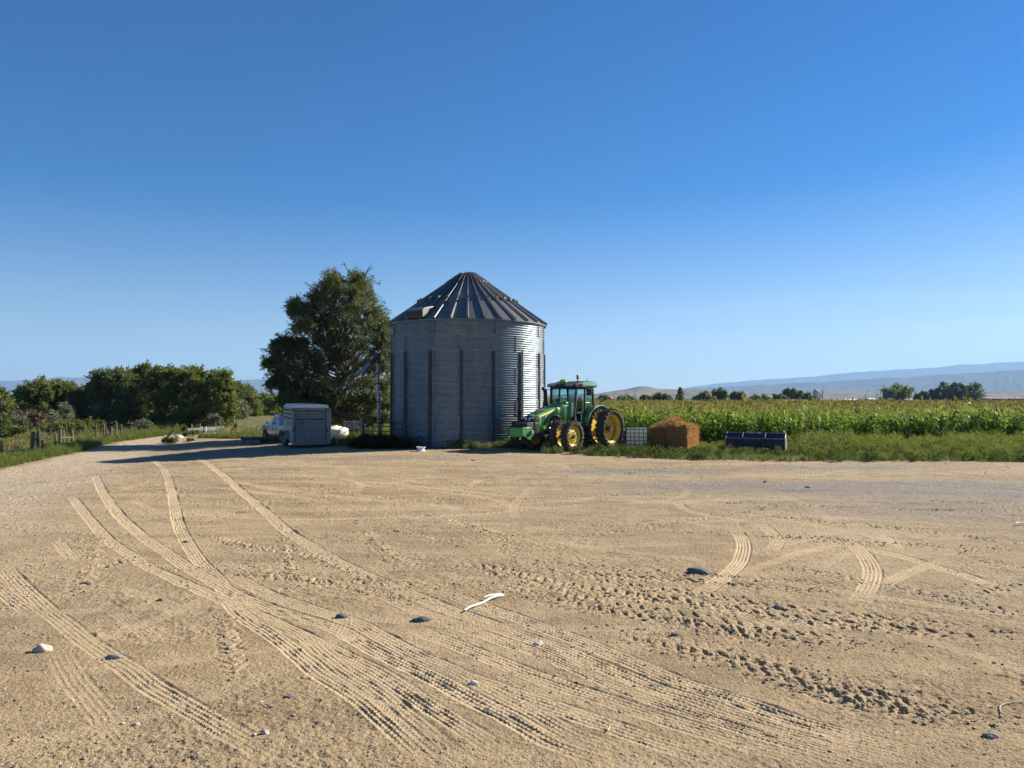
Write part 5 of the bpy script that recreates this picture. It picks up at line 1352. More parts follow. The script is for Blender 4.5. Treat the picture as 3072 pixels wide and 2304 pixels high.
# inside the cab
m = MB(); m.box(.42, .95, -.27, .27, 1.72, 1.86); m.loft([[(.40, -.26, 1.84), (.40, .26, 1.84), (.54, .26, 1.84), (.54, -.26, 1.84)], [(.28, -.24, 2.42), (.28, .24, 2.42), (.40, .24, 2.42), (.40, -.24, 2.42)]]); m.loft([[(.30, -.13, 2.42), (.30, .13, 2.42), (.39, .13, 2.42), (.39, -.13, 2.42)], [(.27, -.11, 2.62), (.27, .11, 2.62), (.35, .11, 2.62), (.35, -.11, 2.62)]]); m.box(.5, .85, -.2, .2, 1.34, 1.72); m.build('seat', CHASSIS, tr, .03)
m = MB(); m.beam((1.55, 0, 1.36), (1.30, 0, 2.10), .16, .14, (0, 1, 0)); m.build('steering_column', BLACK, tr)
m = MB(); m.lathe([(.19, -.012), (.21, 0), (.19, .012), (.178, 0)], 24, closed=True); m.box(-.19, .19, -.015, .015, -.006, .006); m.box(-.015, .015, -.19, .19, -.006, .006); sw_ = m.build('steering_wheel', BLACK, tr); sw_.location = (1.24, 0, 2.16); sw_.rotation_euler = (0, R(-28), 0)
m = MB(); m.box(.55, 1.0, -.52, -.36, 1.72, 2.06); m.box(1.0, 1.05, -.62, -.34, 2.12, 2.36); m.box(1.38, 1.43, -.70, -.52, 2.30, 2.52); m.tube([(.9, -.45, 2.0), (1.02, -.48, 2.2)], .02, 6); m.build('control_console', BLACK, tr, .01)
# body between hood and cab, tank, steps, fenders
m = MB(); m.loft([[(1.88, -.52, 1.24), (1.88, .52, 1.24), (1.88, .54, 1.9), (1.88, .46, 2.26), (1.88, -.46, 2.26), (1.88, -.54, 1.9)], [(1.62, -.58, 1.24), (1.62, .58, 1.24), (1.62, .60, 1.9), (1.62, .50, 2.2), (1.62, -.50, 2.2), (1.62, -.60, 1.9)]]); m.build('cowl', GREEN, tr, .02)
m = MB()
m.prism([(1.86, 2.28), (1.74, 2.30), (1.66, 2.05), (1.70, 1.75), (1.84, 1.55)], .535, .60, 'y'); m.build('cowl_panel', GREYPL, tr, .02)
m = MB(); m.prism([(1.75, 1.34), (1.75, .86), (1.55, .62), (.95, .62), (.78, .86), (.78, 1.34)], .36, .92, 'y'); m.prism([(1.75, 1.34), (1.75, .86), (1.55, .62), (.95, .62), (.78, .86), (.78, 1.34)], -.92, -.36, 'y'); m.build('fuel_tank', BLACK, tr, .05)
m = MB()
for k, z in enumerate((.42, .72, 1.02, 1.30)):
    m.box(1.02, 1.42, .94, 1.20 - .06 * k, z, z + .035)
m.beam((1.02, 1.08, .38), (1.02, .95, 1.36), .03, .06); m.beam((1.42, 1.08, .38), (1.42, .95, 1.36), .03, .06); m.build('steps', CHASSIS, tr, .008)
m = MB(); m.box(1.03, 1.41, 1.19, 1.212, .418, .457); m.build('step_edge', CHROME, tr)
m = MB(); m.tube([(1.55, .95, 1.2), (1.60, 1.02, 1.5), (1.58, 1.0, 1.75)], .02, 8); m.tube([(1.66, .7, 1.3), (1.7, .8, 1.62)], .02, 8); m.build('handrail', GREYPL, tr)
for s in (1, -1):
    f = MB(); secs = []
    for a in np.linspace(R(8), R(158), 20):
        c, sn = math.cos(a), math.sin(a); rr = 1.16 + .03 * math.sin(a)
        secs.append([(rr * c, s * .56, 1.0 + rr * sn), ((rr + .01) * c, s * 1.06, 1.0 + (rr + .01) * sn), ((rr - .05) * c, s * 1.08, 1.0 + (rr - .05) * sn), ((rr - .03) * c, s * .56, 1.0 + (rr - .03) * sn)])
    f.loft(secs); f.prism([(.95, 1.30), (.82, 1.75), (.40, 2.10), (-.1, 2.17), (-.5, 2.05), (-.4, 1.6), (.5, 1.5)], s * .56 - .02, s * .56 + .02, 'y'); fd = f.build('fender', GREEN, tr)
    e = MB(); e.tube([((1.165 + .03 * math.sin(a)) * math.cos(a), s * 1.085, .995 + (1.165 + .03 * math.sin(a)) * math.sin(a)) for a in np.linspace(R(10), R(158), 24)], .022, 6); e.build('fender_lit_edge', GREYPL, fd)  # pale tube drawn as the sunlit edge of the fender
    b = MB(); b.tube([(-.05, s * .85, 2.12), (-.10, s * .98, 2.34), (-.16, s * 1.25, 2.50), (-.20, s * 1.48, 2.54)], .022, 8); ar = b.build('warning_light_arm', BLACK, tr)
    b = MB(); b.loft([[(-.26, s * 1.46, 2.48), (-.14, s * 1.46, 2.48), (-.14, s * 1.46, 2.60), (-.26, s * 1.46, 2.60)], [(-.25, s * 1.62, 2.49), (-.15, s * 1.62, 2.49), (-.15, s * 1.62, 2.59), (-.25, s * 1.62, 2.59)]]); b.build('warning_lamp', ORANGE, ar, .012)
    b = MB(); b.box(-.32, -.20, s * .95 - .08, s * .95 + .08, 2.16, 2.28); b.build('tail_light', BLACK, tr, .02)
hk = MB()
for s in (1, -1): hk.beam((-.3, s * .35, .9), (-1.05, s * .42, .62), .06, .10); hk.beam((-.3, s * .3, 1.4), (-.75, s * .4, 1.25), .06, .08); hk.beam((-.75, s * .4, 1.25), (-.95, s * .42, .65), .05, .05)
hk.build('hitch', CHASSIS, tr, .01)

# ------------------------------------------------------------------ stock trailer
ALU = galv('brushed_aluminium', (.33, .355, .355), .48, .5, .14)
ALU_D = galv('dull_aluminium', (.19, .215, .22), .52, .5, .16)
t_ang = R(112); th_ = np.array([math.cos(t_ang), math.sin(t_ang)]); tl_ = np.array([-math.sin(t_ang), math.cos(t_ang)])
rl_ = np.array([X(877, 39.7), 39.7]); rc_ = rl_ - tl_ * .92
tz = zg(rc_[0], rc_[1])
st = thing('stock_trailer', 'silver aluminium stock trailer with slatted sides seen from behind', 'trailer', (rc_[0], rc_[1], tz), t_ang)
TL, HW, ZB, ZT = 4.3, .92, .26, 2.20
m = MB()   # side walls: planks with air slots near the top
for s in (1, -1):
    for z0, z1 in ((ZB, .56), (.565, .80), (.805, 1.04), (1.045, 1.28), (1.285, 1.46), (1.56, 1.69), (1.78, 1.90), (1.98, 2.08)):
        m.box(.02, TL, s * HW - .02 * (s > 0) - .0, s * HW + .02 * (s < 0), z0, z1)
    for x in (.5, 1.25, 2.0, 2.75, 3.5, 4.2): m.box(x - .03, x + .03, s * HW - .05 * s - .018, s * HW - .05 * s + .018, ZB, 2.08)
m.box(TL - .03, TL, -HW, HW, ZB, 2.08)
m.build('body', ALU, st, .004)
m = MB(); m.box(.0, TL, -HW + .03, HW - .03, ZB - .06, ZB + .02); m.build('floor', CHASSIS, st)
m = MB(); secs = []
for x in (-.02, .03, TL - .05, TL + .02):
    i = .0 if .0 < x < TL - .02 else .03
    secs.append([(x, -HW - .015, 2.07), (x, -HW - .015, 2.15 - i), (x, -HW + .10, 2.235 - i), (x, -.45, 2.262 - i), (x, .45, 2.262 - i), (x, HW - .10, 2.235 - i), (x, HW + .015, 2.15 - i), (x, HW + .015, 2.07)])
m.loft(secs); m.build('roof', mat('white_roof', (.72, .74, .74), .35, .1, (.6, .62, .62), 2), st)
m = MB()  # rear frame
for s in (1, -1): m.box(-.05, .03, s * HW - .13, s * HW + .13 * 0 + (.015 if s > 0 else .145 - .13 - .015 + .13), ZB - .04, 2.06)
m.box(-.05, .03, -HW + .13, HW - .13, 1.93, 2.06); m.box(-.06, .03, -HW, HW, ZB - .10, ZB - .02); m.build('rear_frame', ALU_D, st, .006)
bm_ = MB(); bm_.box(-.08, .0, -HW + .05, HW - .05, ZB - .16, ZB - .10); bm_.build('bumper', BLACK, st)
for s in (1, -1):
    d = MB(); y0, y1 = (.012, HW - .16) if s > 0 else (-HW + .16, -.012)
    zz = ZB + .02; k = 0
    while zz < 1.42:
        z1 = min(zz + .105, 1.44); d.prism([(-.045, zz), (-.068, zz + .02), (-.068, z1 - .02), (-.045, z1), (-.02, z1), (-.02, zz)], y0 + .05, y1 - .05, 'y'); zz = z1; k += 1
    for z0, z1 in ((1.50, 1.62), (1.62, 1.74), (1.74, 1.84)): d.prism([(-.045, z0), (-.062, z0 + .02), (-.062, z1 - .02), (-.045, z1), (-.02, z1), (-.02, z0)], y0 + .05, y1 - .05, 'y')
    d.box(-.055, -.015, y0, y0 + .05, ZB, 1.88); d.box(-.055, -.015, y1 - .05, y1, ZB, 1.88); d.box(-.056, -.015, y0 + .05, y1 - .05, 1.84, 1.88); d.box(-.056, -.015, y0 + .05, y1 - .05, ZB - .01, ZB + .02)
    dd = d.build('rear_door', ALU_D, st, .004)
    h = MB()
    for z in (.5, 1.1, 1.7): h.cyl((-.07, y1 + .02 if s > 0 else y0 - .02, z - .06), (-.07, y1 + .02 if s > 0 else y0 - .02, z + .06), .018, n=8)
    h.build('hinge', DARKSTEEL, dd)
    k = MB(); yb = HW - .10 if s > 0 else -HW + .10
    k.cyl((-.075, yb * .93, .3), (-.075, yb * .93, 1.85), .014, n=8)
    k.box(-.09, -.06, yb * .93 - .03, yb * .93 + .03, 1.0, 1.1); k.beam((-.09, yb * .93, 1.08), (-.10, yb * 1.08, .95), .025, .025); k.build('latch_bar', DARKSTEEL, dd)
    t = MB(); t.loft([[(-.055, s * (HW - .17), 1.86), (-.055, s * (HW + .01), 1.86), (-.055, s * (HW + .01), 2.06), (-.055, s * (HW - .17), 2.06)], [(-.085, s * (HW - .15), 1.88), (-.085, s * (HW - .01), 1.88), (-.085, s * (HW - .01), 2.04), (-.085, s * (HW - .15), 2.04)]]); t.build('tail_light', REDLENS, st, .006)
    t = MB(); t.box(-.066, -.052, s * (HW - .02) - .045 * (1 if s > 0 else -1) - .035, s * (HW - .02) - .045 * (1 if s > 0 else -1) + .035, .80, .98); t.build('marker_light', BLACK, st, .01)
    # wheels, fender
    for wx in (1.75, 2.55):
        w = MB(); w.lathe([(.20, -.09), (.29, -.10), (.335, -.085), (.345, -.04), (.345, .04), (.335, .085), (.29, .10), (.20, .09)], 28, 'y'); ty = w.build('wheel', RUBBER, st); ty.location = (wx, s * (HW + .13), .345)
        w = MB(); w.lathe([(.205, -.075), (.205, .075), (.17, .05), (.09, .02), (.08, .06), (.001, .07)], 20, 'y'); w.build('rim', WHITE, ty).rotation_euler = (0, 0, 0 if s > 0 else math.pi)
    f = MB(); f.loft([[(x, s * (HW - .0), z), (x, s * (HW + .26), z), (x, s * (HW + .26), z - .02), (x, s * HW, z - .02)] for x, z in ((1.20, .42), (1.34, .70), (1.58, .80), (2.72, .80), (2.96, .70), (3.10, .42))]); f.build('fender', BLACK if s < 0 else ALU_D, st)
r_m = MB()
for k in range(3): r_m.box(-.056, -.05, -.16 + .13 * k, -.09 + .13 * k, 1.985, 2.005)
r_m.build('clearance_lights', REDLENS, st)
sk = MB(); sk.add([(-.0695, .48 + .11 * math.cos(a), 1.26 + .05 * math.sin(a)) for a in np.linspace(0, 2 * math.pi, 18, endpoint=False)], [tuple(range(18))]); sk.build('sticker', mat('teal_sticker', (.02, .10, .10), .5), st)
lt = MB()   # faint lettering band along the side
for k in range(9):
    x = 1.2 + k * .16; lt.beam((x, HW + .003, 1.12), (x + .08, HW + .003, 1.24), .02, .004, (0, 1, 0)); lt.beam((x + .04, HW + .003, 1.13), (x + .12, HW + .003, 1.14), .018, .004, (0, 1, 0))
lt.build('side_lettering', mat('faded_lettering', (.16, .18, .20), .6), st)
tg_ = MB(); tg_.beam((TL, -.5, .30), (TL + 1.1, 0, .42), .08, .10); tg_.beam((TL, .5, .30), (TL + 1.1, 0, .42), .08, .10); tg_.build('tongue', CHASSIS, st)

# ------------------------------------------------------------------ pickup
SILVER = mat('silver_blue_paint', (.30, .345, .40), .28, .55, (.27, .31, .36), 1.0, .5, 0, 40, .5, .12, .7)
h_ang = R(123.6); hd_ = np.array([math.cos(h_ang), math.sin(h_ang)])
oc = np.array([-14.9, 49.3])     # origin: front axle
pk = thing('pickup_truck', 'silver pickup parked half behind the stock trailer', 'pickup', (oc[0], oc[1], zg(oc[0], oc[1]) - .02), h_ang)
W2 = .90
def car_sec(x, zb, zs, w, zt=None, wt=None):
    """one cross-section of the body: sill, shoulder, (roof)"""
    h = [(w * .94, zb), (w, zb + .18), (w, (zb + zs) / 2 + .08), (w * .97, zs - .05), (w * .90, zs)]
    return [(x, -y, z) for y, z in h] + [(x, y, z) for y, z in h[::-1]]
bd = MB(); bd.loft([car_sec(.92, .48, .92, W2 * .86), car_sec(.80, .40, 1.02, W2 * .95), car_sec(.35, .42, 1.09, W2), car_sec(-.5, .42, 1.13, W2), car_sec(-.75, .40, 1.13, W2), car_sec(-2.3, .40, 1.12, W2), car_sec(-2.55, .42, 1.12, W2), car_sec(-4.3, .48, 1.12, W2)])
bd.build('body', SILVER, pk, .02, 30)
cb = MB(); W3 = W2 * .90
cb.loft([[(-.62, -W3, 1.10), (-.62, W3, 1.10), (-1.22, W3 * .86, 1.70), (-1.22, -W3 * .86, 1.70)], [(-1.38, -W3, 1.10), (-1.38, W3, 1.10), (-1.38, W3 * .84, 1.745), (-1.38, -W3 * .84, 1.745)], [(-2.15, -W3, 1.10), (-2.15, W3, 1.10), (-2.05, W3 * .84, 1.74), (-2.05, -W3 * .84, 1.74)], [(-2.42, -W3, 1.10), (-2.42, W3, 1.10), (-2.25, W3 * .86, 1.68), (-2.25, -W3 * .86, 1.68)]])
cb.build('cab', SILVER, pk, .03, 30)
g = MB(); g.add([(-.66, -W3 * .90, 1.135), (-.66, W3 * .90, 1.135), (-1.195, W3 * .80, 1.665), (-1.195, -W3 * .80, 1.665)], [(0, 1, 2, 3)]); o = g.build('windscreen', CLEAR, pk, 0, 35, .012); o.location = (.022, 0, .02)
DG = glass_mat('dark_glass', (.05, .06, .07))
for s in (1, -1):
    g = MB(); k = W3 * 1.0
    def yy(z): return s * (k - (z - 1.1) / .64 * k * .155 + .012)
    for poly in ([(-.80, 1.15), (-1.55, 1.15), (-1.55, 1.66), (-1.27, 1.66)], [(-1.62, 1.15), (-2.22, 1.15), (-2.12, 1.66), (-1.62, 1.66)]):
        g.add([(x, yy(z), z) for x, z in poly] + [(x, yy(z) - s * .012, z) for x, z in poly], [(0, 1, 2, 3), (7, 6, 5, 4), (0, 4, 5, 1), (1, 5, 6, 2), (2, 6, 7, 3), (3, 7, 4, 0)])
    g.build('side_window', DG, pk)
    d = MB()
    for x in (-.62, -1.58, -2.28): d.box(x - .008, x + .008, s * W2 * 1.0 - .006, s * W2 + .004, .50, 1.05)
    d.box(-2.28, -.62, s * W2 - .006, s * W2 + .004, .48, .50); d.build('door_gap', BLACK, pk)
    mr = MB(); mr.loft([[(-.86, s * .92, 1.15), (-.74, s * .94, 1.15), (-.74, s * .94, 1.30), (-.86, s * .92, 1.30)], [(-.88, s * 1.12, 1.15), (-.80, s * 1.12, 1.15), (-.80, s * 1.12, 1.31), (-.88, s * 1.12, 1.31)]]); mr.build('mirror', WHITE, pk, .02)
    hl = MB(); hl.loft([[(.80, s * .56, .86), (.84, s * .84, .86), (.80, s * .86, 1.0), (.78, s * .56, 1.0)], [(.93, s * .55, .85), (.88, s * .80, .85), (.84, s * .80, .98), (.88, s * .55, .98)]]); hl.build('headlight', LAMPGL, pk, .01)
    ar = MB()
    for wx in (0, -3.35): ar.tube([(wx + .43 * math.cos(a), s * (W2 - .01), .40 + .43 * math.sin(a)) for a in np.linspace(-.15, math.pi + .15, 18)], .045, 6)
    ar.build('wheel_arch', BLACK, pk)
    for wx in (0, -3.35):
        b = MB(); b.cyl((wx, s * (W2 - .30), .40), (wx, s * (W2 + .008), .40), .42, n=28); b.build('wheel_well', BLACK, pk)
        w = MB(); w.lathe([(.21, -.10), (.32, -.115), (.365, -.09), (.375, -.04), (.375, .04), (.365, .09), (.32, .115), (.21, .10)], 30, 'y'); ty = w.build('wheel', RUBBER, pk); ty.location = (wx, s * (W2 - .06), .375)
        w = MB(); w.lathe([(.215, -.08), (.215, .085), (.19, .06), (.10, .05), (.06, .08), (.001, .085)], 22, 'y')
        for q in range(6): w.box(.05, .20, -.03, .03, .03, .0, Matrix.Rotation(q * math.pi / 3, 4, 'Y') @ Matrix.Translation((0, .05, 0)))
        w.build('rim', ALU_D, ty).rotation_euler = (0, 0, 0 if s > 0 else math.pi)
gl = MB(); gl.box(.88, .955, -.52, .52, .72, .96); gl.box(.80, .99, -.80, .80, .46, .62); gl.build('front_bumper', BLACK, pk, .03)
bk = MB(); bk.box(-4.25, -2.60, -.74, .74, 1.08, 1.135); bk.build('bed', BLACK, pk)

# low flat-deck trailer left of the pickup
fx, fy = X(752, 47.3), 47.3
fd_ = thing('flatbed_trailer', 'low dark flat-deck trailer sticking out left of the pickup', 'flatbed', (fx, fy, zg(fx, fy)), R(14))
m = MB(); m.box(-.6, 1.6, -.5, .5, .36, .43); m.build('deck', DARKSTEEL, fd_, .01)
m = MB()
for x in (-.15, .35, .85): m.beam((x, -.5, .36), (x, .5, .36), .05, .08)
m.box(-.5, 1.6, -.45, -.39, .24, .36); m.box(-.5, 1.6, .39, .45, .24, .36); m.build('frame', DARKSTEEL, fd_)
for x in (-.32, .12):
    m = MB(); m.box(x - .025, x + .025, -.46, -.40, 0, .25); m.build('leg', DARKSTEEL, fd_)
for s in (1, -1):
    m = MB(); m.lathe([(.09, -.07), (.16, -.08), (.18, -.03), (.18, .03), (.16, .08), (.09, .07), (.001, .05)], 20, 'y', (.75, s * .5, .18)); m.build('wheel', RUBBER, fd_)

# white poly tank under the elm
wx_, wy_ = X(1006, 46.8), 46.8
wtk = thing('water_tank', 'white domed plastic water tank right of the stock trailer', 'water tank', (wx_, wy_, zg(wx_, wy_)))
POLY = mat('white_poly', (.80, .80, .76), .5, 0, (.74, .74, .70), 1.5, .5, 0, 40, .4, .06)
m = MB(); m.lathe([(.80, -.05), (.80, .10), (.785, .12), (.80, .14), (.80, .40), (.785, .42), (.80, .44), (.80, .68), (.77, .72), (.60, .80), (.35, .86), (.16, .88)], 48); m.build('shell', POLY, wtk)
m = MB(); m.lathe([(.16, .87), (.17, .91), (.15, .925), (.001, .93)], 24); m.build('lid', POLY, wtk)

# ------------------------------------------------------------------ grain pipe with its spout beside the bin
gx_, gy_ = X(1137, 45), 45.0
gp = thing('grain_pipe', 'tall galvanised upright pipe with a slanting spout left of the bin', 'grain pipe', (gx_, gy_, zg(gx_, gy_)))
m = MB(); m.tube([(.04, 0, 0), (-.02, 0, 2.0), (-.10, 0, 4.62)], .105, 16); m.build('pipe', GALV_PIPE, gp)
for z in (1.1, 2.35, 3.45, 4.0):
    m = MB(); xx = .04 - .03 * z; m.tube([(xx, 0, z - .04), (xx, 0, z + .04)], .122, 16); m.build('collar', DARKSTEEL, gp)
m = MB(); m.tube([(-.02, 0, 4.58), (-.02, 0, 5.22)], [.13, .11], 14); m.tube([(.0, 0, 5.12), (-.50, -.03, 4.62), (-.60, -.04, 4.50)], [.15, .15, .15], 14); m.build('elbow', DARKSTEEL, gp)
m = MB(); m.tube([(-.50, -.03, 4.64), (-1.02, -.06, 4.0)], [.175, .16], 16); m.build('spout', mat('blue_grey_metal', (.16, .22, .29), .4, .6), gp)
m = MB(); m.tube([(-.04, 0, 3.40), (1.6, -.6, 3.34)], .02, 6); m.build('brace', DARKSTEEL, gp)
bkx = X(1136, 44.2)
bu = thing('bucket', 'blue plastic bucket at the foot of the upright grain pipe', 'bucket', (bkx, 44.2, zg(bkx, 44.2)))
m = MB(); m.lathe([(.001, 0), (.12, 0), (.15, .32), (.158, .32), (.158, .36), (.146, .36), (.12, .03), (.001, .03)], 22); m.build('shell', mat('blue_plastic', (.02, .09, .30), .4), bu)
m = MB(); m.tube([(.155 * math.cos(a), .155 * math.sin(a) * .3 + .1, .33 - .0 + .06 * math.sin(a)) for a in np.linspace(0, math.pi, 10)], .006, 5); m.build('handle', CHROME, bu)

# pipe livestock panels left of the bin
def panel(label, p0, p1, bars, zt_, group, post_every=.55):
    p0, p1 = np.array(p0), np.array(p1); L = float(np.hypot(*(p1 - p0))); a = math.atan2(p1[1] - p0[1], p1[0] - p0[0])
    o = thing('livestock_panel', label, 'fence panel', (p0[0], p0[1], zg(p0[0], p0[1])), a, group)
    m = MB()
    for z in bars: m.tube([(0, 0, z), (L, 0, z)], .026, 8)
    m.build('rails', DARKSTEEL, o)
    n = int(L / post_every)
    for k in range(n + 1):
        q = MB(); x = L * k / n; q.tube([(x, 0, -.05), (x, 0, zt_)], .030 if k in (0, n) else .022, 8); q.build('post', DARKSTEEL, o)
    return o
panel('dark pipe fence panel between the grain pipe and the bin', (X(1093, 42.6), 42.6), (X(1172, 42.0), 42.0), (.35, .75, 1.02, 1.40), 1.43, 'dark pipe livestock panels')
panel('dark pipe panel leaning close along the bin wall', (X(1172, 41.0), 41.0), (X(1215, 38.9), 38.9), (.3, .6, .95, 1.30), 1.33, 'dark pipe livestock panels', .4)
panel('dark pipe fence panel running back towards the elm', (X(1093, 42.6), 42.6), (X(1080, 47.5), 47.5), (.35, .75, 1.02, 1.40), 1.43, 'dark pipe livestock panels', .8)
# coiled pale wire mesh leaning behind the tank
cw = thing('wire_mesh_roll', 'tangled pale wire mesh standing behind the white tank', 'wire mesh', (X(1070, 48.5), 48.5, zg(-10, 48.5)))
m = MB(); rq = random.Random(3)
for k in range(70):
    x = rq.uniform(-.75, .45); z = rq.uniform(.72, 1.05); m.tube([(x + .09 * math.cos(t), rq.uniform(-.1, .1), z + .12 * math.sin(t)) for t in np.linspace(0, 5, 9)], .010, 4)
for x in (-.78, -.15, .48): m.tube([(x, 0, -.1), (x, 0, 1.2)], .025, 6)
for z in (.66, 1.1): m.tube([(-.8, 0, z), (.5, 0, z)], .02, 6)
m.build('mesh', mat('pale_wire', (.50, .50, .48), .6, .4), cw)
# farm wagon behind the elm: only its red frame and yellow box show
fw = thing('farm_wagon', 'red and yellow farm wagon half hidden behind the elm trunk', 'wagon', (X(1003, 56), 56, zg(-13, 56)), R(8))
m = MB(); m.prism([(-.9, 1.02), (.9, 1.02), (1.15, 1.55), (-1.15, 1.55)], -.6, .6, 'x'); m.build('box', mat('yellow_paint', (.62, .42, .06), .5, 0, None, 3, .5, 0, 40, .4, .3), fw, .02)
m = MB(); m.box(-1.0, 1.0, -.7, .7, .82, .95); m.beam((1.0, 0, .85), (2.0, 0, .6), .1, .1); m.build('frame', mat('red_paint', (.30, .03, .03), .5, 0, None, 3, .5, 0, 40, .4, .3), fw, .02)
for x in (-.6, .6):
    for s in (1, -1):
        m = MB(); m.lathe([(.001, -.06), (.2, -.06), (.34, -.09), (.38, -.04), (.38, .04), (.34, .09), (.2, .06), (.001, .06)], 22, 'y', (x, s * .8, .38)); m.build('wheel', RUBBER, fw)

# ------------------------------------------------------------------ tote, bales, bucket
ix, iy = 5.98, 36.95
ib = thing('ibc_tote', 'white plastic tote in a black wire cage between tractor and straw bales', 'tote', (ix, iy, zg(ix, iy)), R(-8))
m = MB(); m.box(-.47, .47, -.55, .55, .16, 1.13); m.build('tank', leaf_mat('tote_plastic', (.82, .82, .78), (.84, .84, .80), (.86, .86, .82), rough=.4, trans=.6, spec=.4), ib, .05)
m = MB(); m.lathe([(.12, 1.12), (.12, 1.17), (.001, 1.18)], 20); m.build('cap', BLACK, ib)
m = MB(); q = .016
for z in (.17, .35, .53, .71, .89, 1.07, 1.16):
    for y in (-.59, .59): m.tube([(-.51, y, z), (.51, y, z)], q, 6)
    for x in (-.51, .51): m.tube([(x, -.59, z), (x, .59, z)], q, 6)
for k in range(6):
    x = -.51 + 1.02 * k / 5; 
    for y in (-.60, .60): m.tube([(x, y, .14), (x, y, 1.16)], q, 6)
    y = -.59 + 1.18 * k / 5
    for x in (-.52, .52): m.tube([(x, y, .14), (x, y, 1.16)], q, 6)
m.build('cage', DARKSTEEL, ib)
m = MB()
for y in (-.5, 0, .5): m.box(-.5, .5, y - .06, y + .06, .0, .10)
m.box(-.52, .52, -.6, .6, .10, .14); m.build('pallet', DARKSTEEL, ib)

STRAW = leaf_mat('straw', (.38, .195, .065), (.60, .350, .125), (.78, .53, .23), rough=.7, trans=.12, spec=.2)
STRAW_CORE = mat('packed_straw', (.40, .200, .066), .95, 0, (.15, .072, .028), 7, .7, .9, 28, .1, 0, 0, (.6, .6, 3.0))
def bale(label, c, rz, sx, sy, sz, seed):
    r = np.random.default_rng(seed)
    o = thing('straw_bale', label, 'straw bale', (c[0], c[1], zg(c[0], c[1])), rz, 'big straw bales')
    import bmesh
    bm = bmesh.new(); bmesh.ops.create_cube(bm, size=1.0); bmesh.ops.subdivide_edges(bm, edges=bm.edges[:], cuts=14, use_grid_fill=True)
    for v in bm.verts:
        p = v.co; n = float(fbm(np.array([p.x * 5 + seed]), np.array([p.y * 5 + p.z * 9]), 3, seed)[0]) - .5
        k = 1 - .10 * (max(abs(p.x), .4) - .4) * 10 * (max(abs(p.z), .38) - .38) * 8
        v.co = Vector((p.x * sx * (k + .22 * n), p.y * sy * (1 + .06 * n), (p.z + .5) * sz * (1 + .20 * n)))
    me = bpy.data.meshes.new('bale_core'); bm.to_mesh(me); bm.free(); link('core', me, STRAW_CORE, o)
    n = 9000; face = r.integers(5, size=n); a, b = r.random(n) - .5, r.random(n) - .5
    C = np.zeros((n, 3)); N = np.zeros((n, 3))
    for f, (ax_, sg) in enumerate(((0, 1), (0, -1), (1, 1), (1, -1), (2, 1))):
        k = face == f; oth = [i for i in range(3) if i != ax_]
        C[k, ax_] = sg * .5; C[k, oth[0]] = a[k]; C[k, oth[1]] = b[k]; N[k, ax_] = sg
    C = (C + [0, 0, .5]) * [sx * .99, sy * .99, sz * .99]
    D = N * .35 + r.normal(size=(n, 3)) * [.6, .6, .4]
    lay = np.sin(C[:, 2] * 26 + 2 * np.sin(C[:, 0] * 5)) * .02; C = C + N * lay[:, None] - N * .012
    V, F = leaf_quads(C, D, .10 + .10 * r.random(n), .010 + .008 * r.random(n), r)
    mesh_np('loose_stalks', V, F, STRAW, o)
    t = MB()
    for x in np.linspace(-.38, .38, 5) * sx: t.tube([(x, -sy * .505, .0), (x, -sy * .508, sz * .5), (x, -sy * .5, sz * 1.003), (x, sy * .5, sz * 1.003)], .006, 4)
    t.build('twine', mat('twine', (.40, .30, .14), .9), o)
    return o
bz = R(-27); bd_ = np.array([math.cos(bz), math.sin(bz)]); bn_ = np.array([-math.sin(bz), math.cos(bz)])
c0 = np.array([X(2062, 35.75), 35.75])     # near right corner of the pair
bale('right-hand rectangular straw bale with its end in the sun', c0 - bd_ * .46 + bn_ * 1.1, bz, .90, 2.15, 1.24, 3)
bale('left-hand rectangular straw bale standing next to the white tote', c0 - bd_ * 1.52 + bn_ * 1.36, bz + R(7), .92, 2.1, 1.13, 8)
r_ = np.random.default_rng(3); n = 4200
cc = c0 - bd_ * .78 + bn_ * .75
q = r_.normal(size=(n, 2)) * [.46, .40]; hgt = .46 * np.exp(-((q[:, 0] + .15) / .48) ** 2 - (q[:, 1] / .6) ** 2) * np.clip(fbm(q[:, 0] * 4, q[:, 1] * 4, 3, 5) * 3.2 - .85, .12, 1.3)
pz = zg(cc[0], cc[1]) + 1.22 + hgt * r_.random(n) ** .4
pts = np.column_stack([cc[0] + bd_[0] * q[:, 0] + bn_[0] * q[:, 1], cc[1] + bd_[1] * q[:, 0] + bn_[1] * q[:, 1], pz])
ok = (np.abs(q[:, 0]) < .95) & (q[:, 1] > -.74)
V, F = leaf_quads(pts[ok], r_.normal(size=(ok.sum(), 3)) * [1, 1, .55] + [0, 0, .1], .14 + .16 * r_.random(ok.sum()), .011, r_)
tag(mesh_np('loose_straw', V, F, STRAW), 'loose golden straw heaped on top of the two bales', 'straw', kind='stuff')

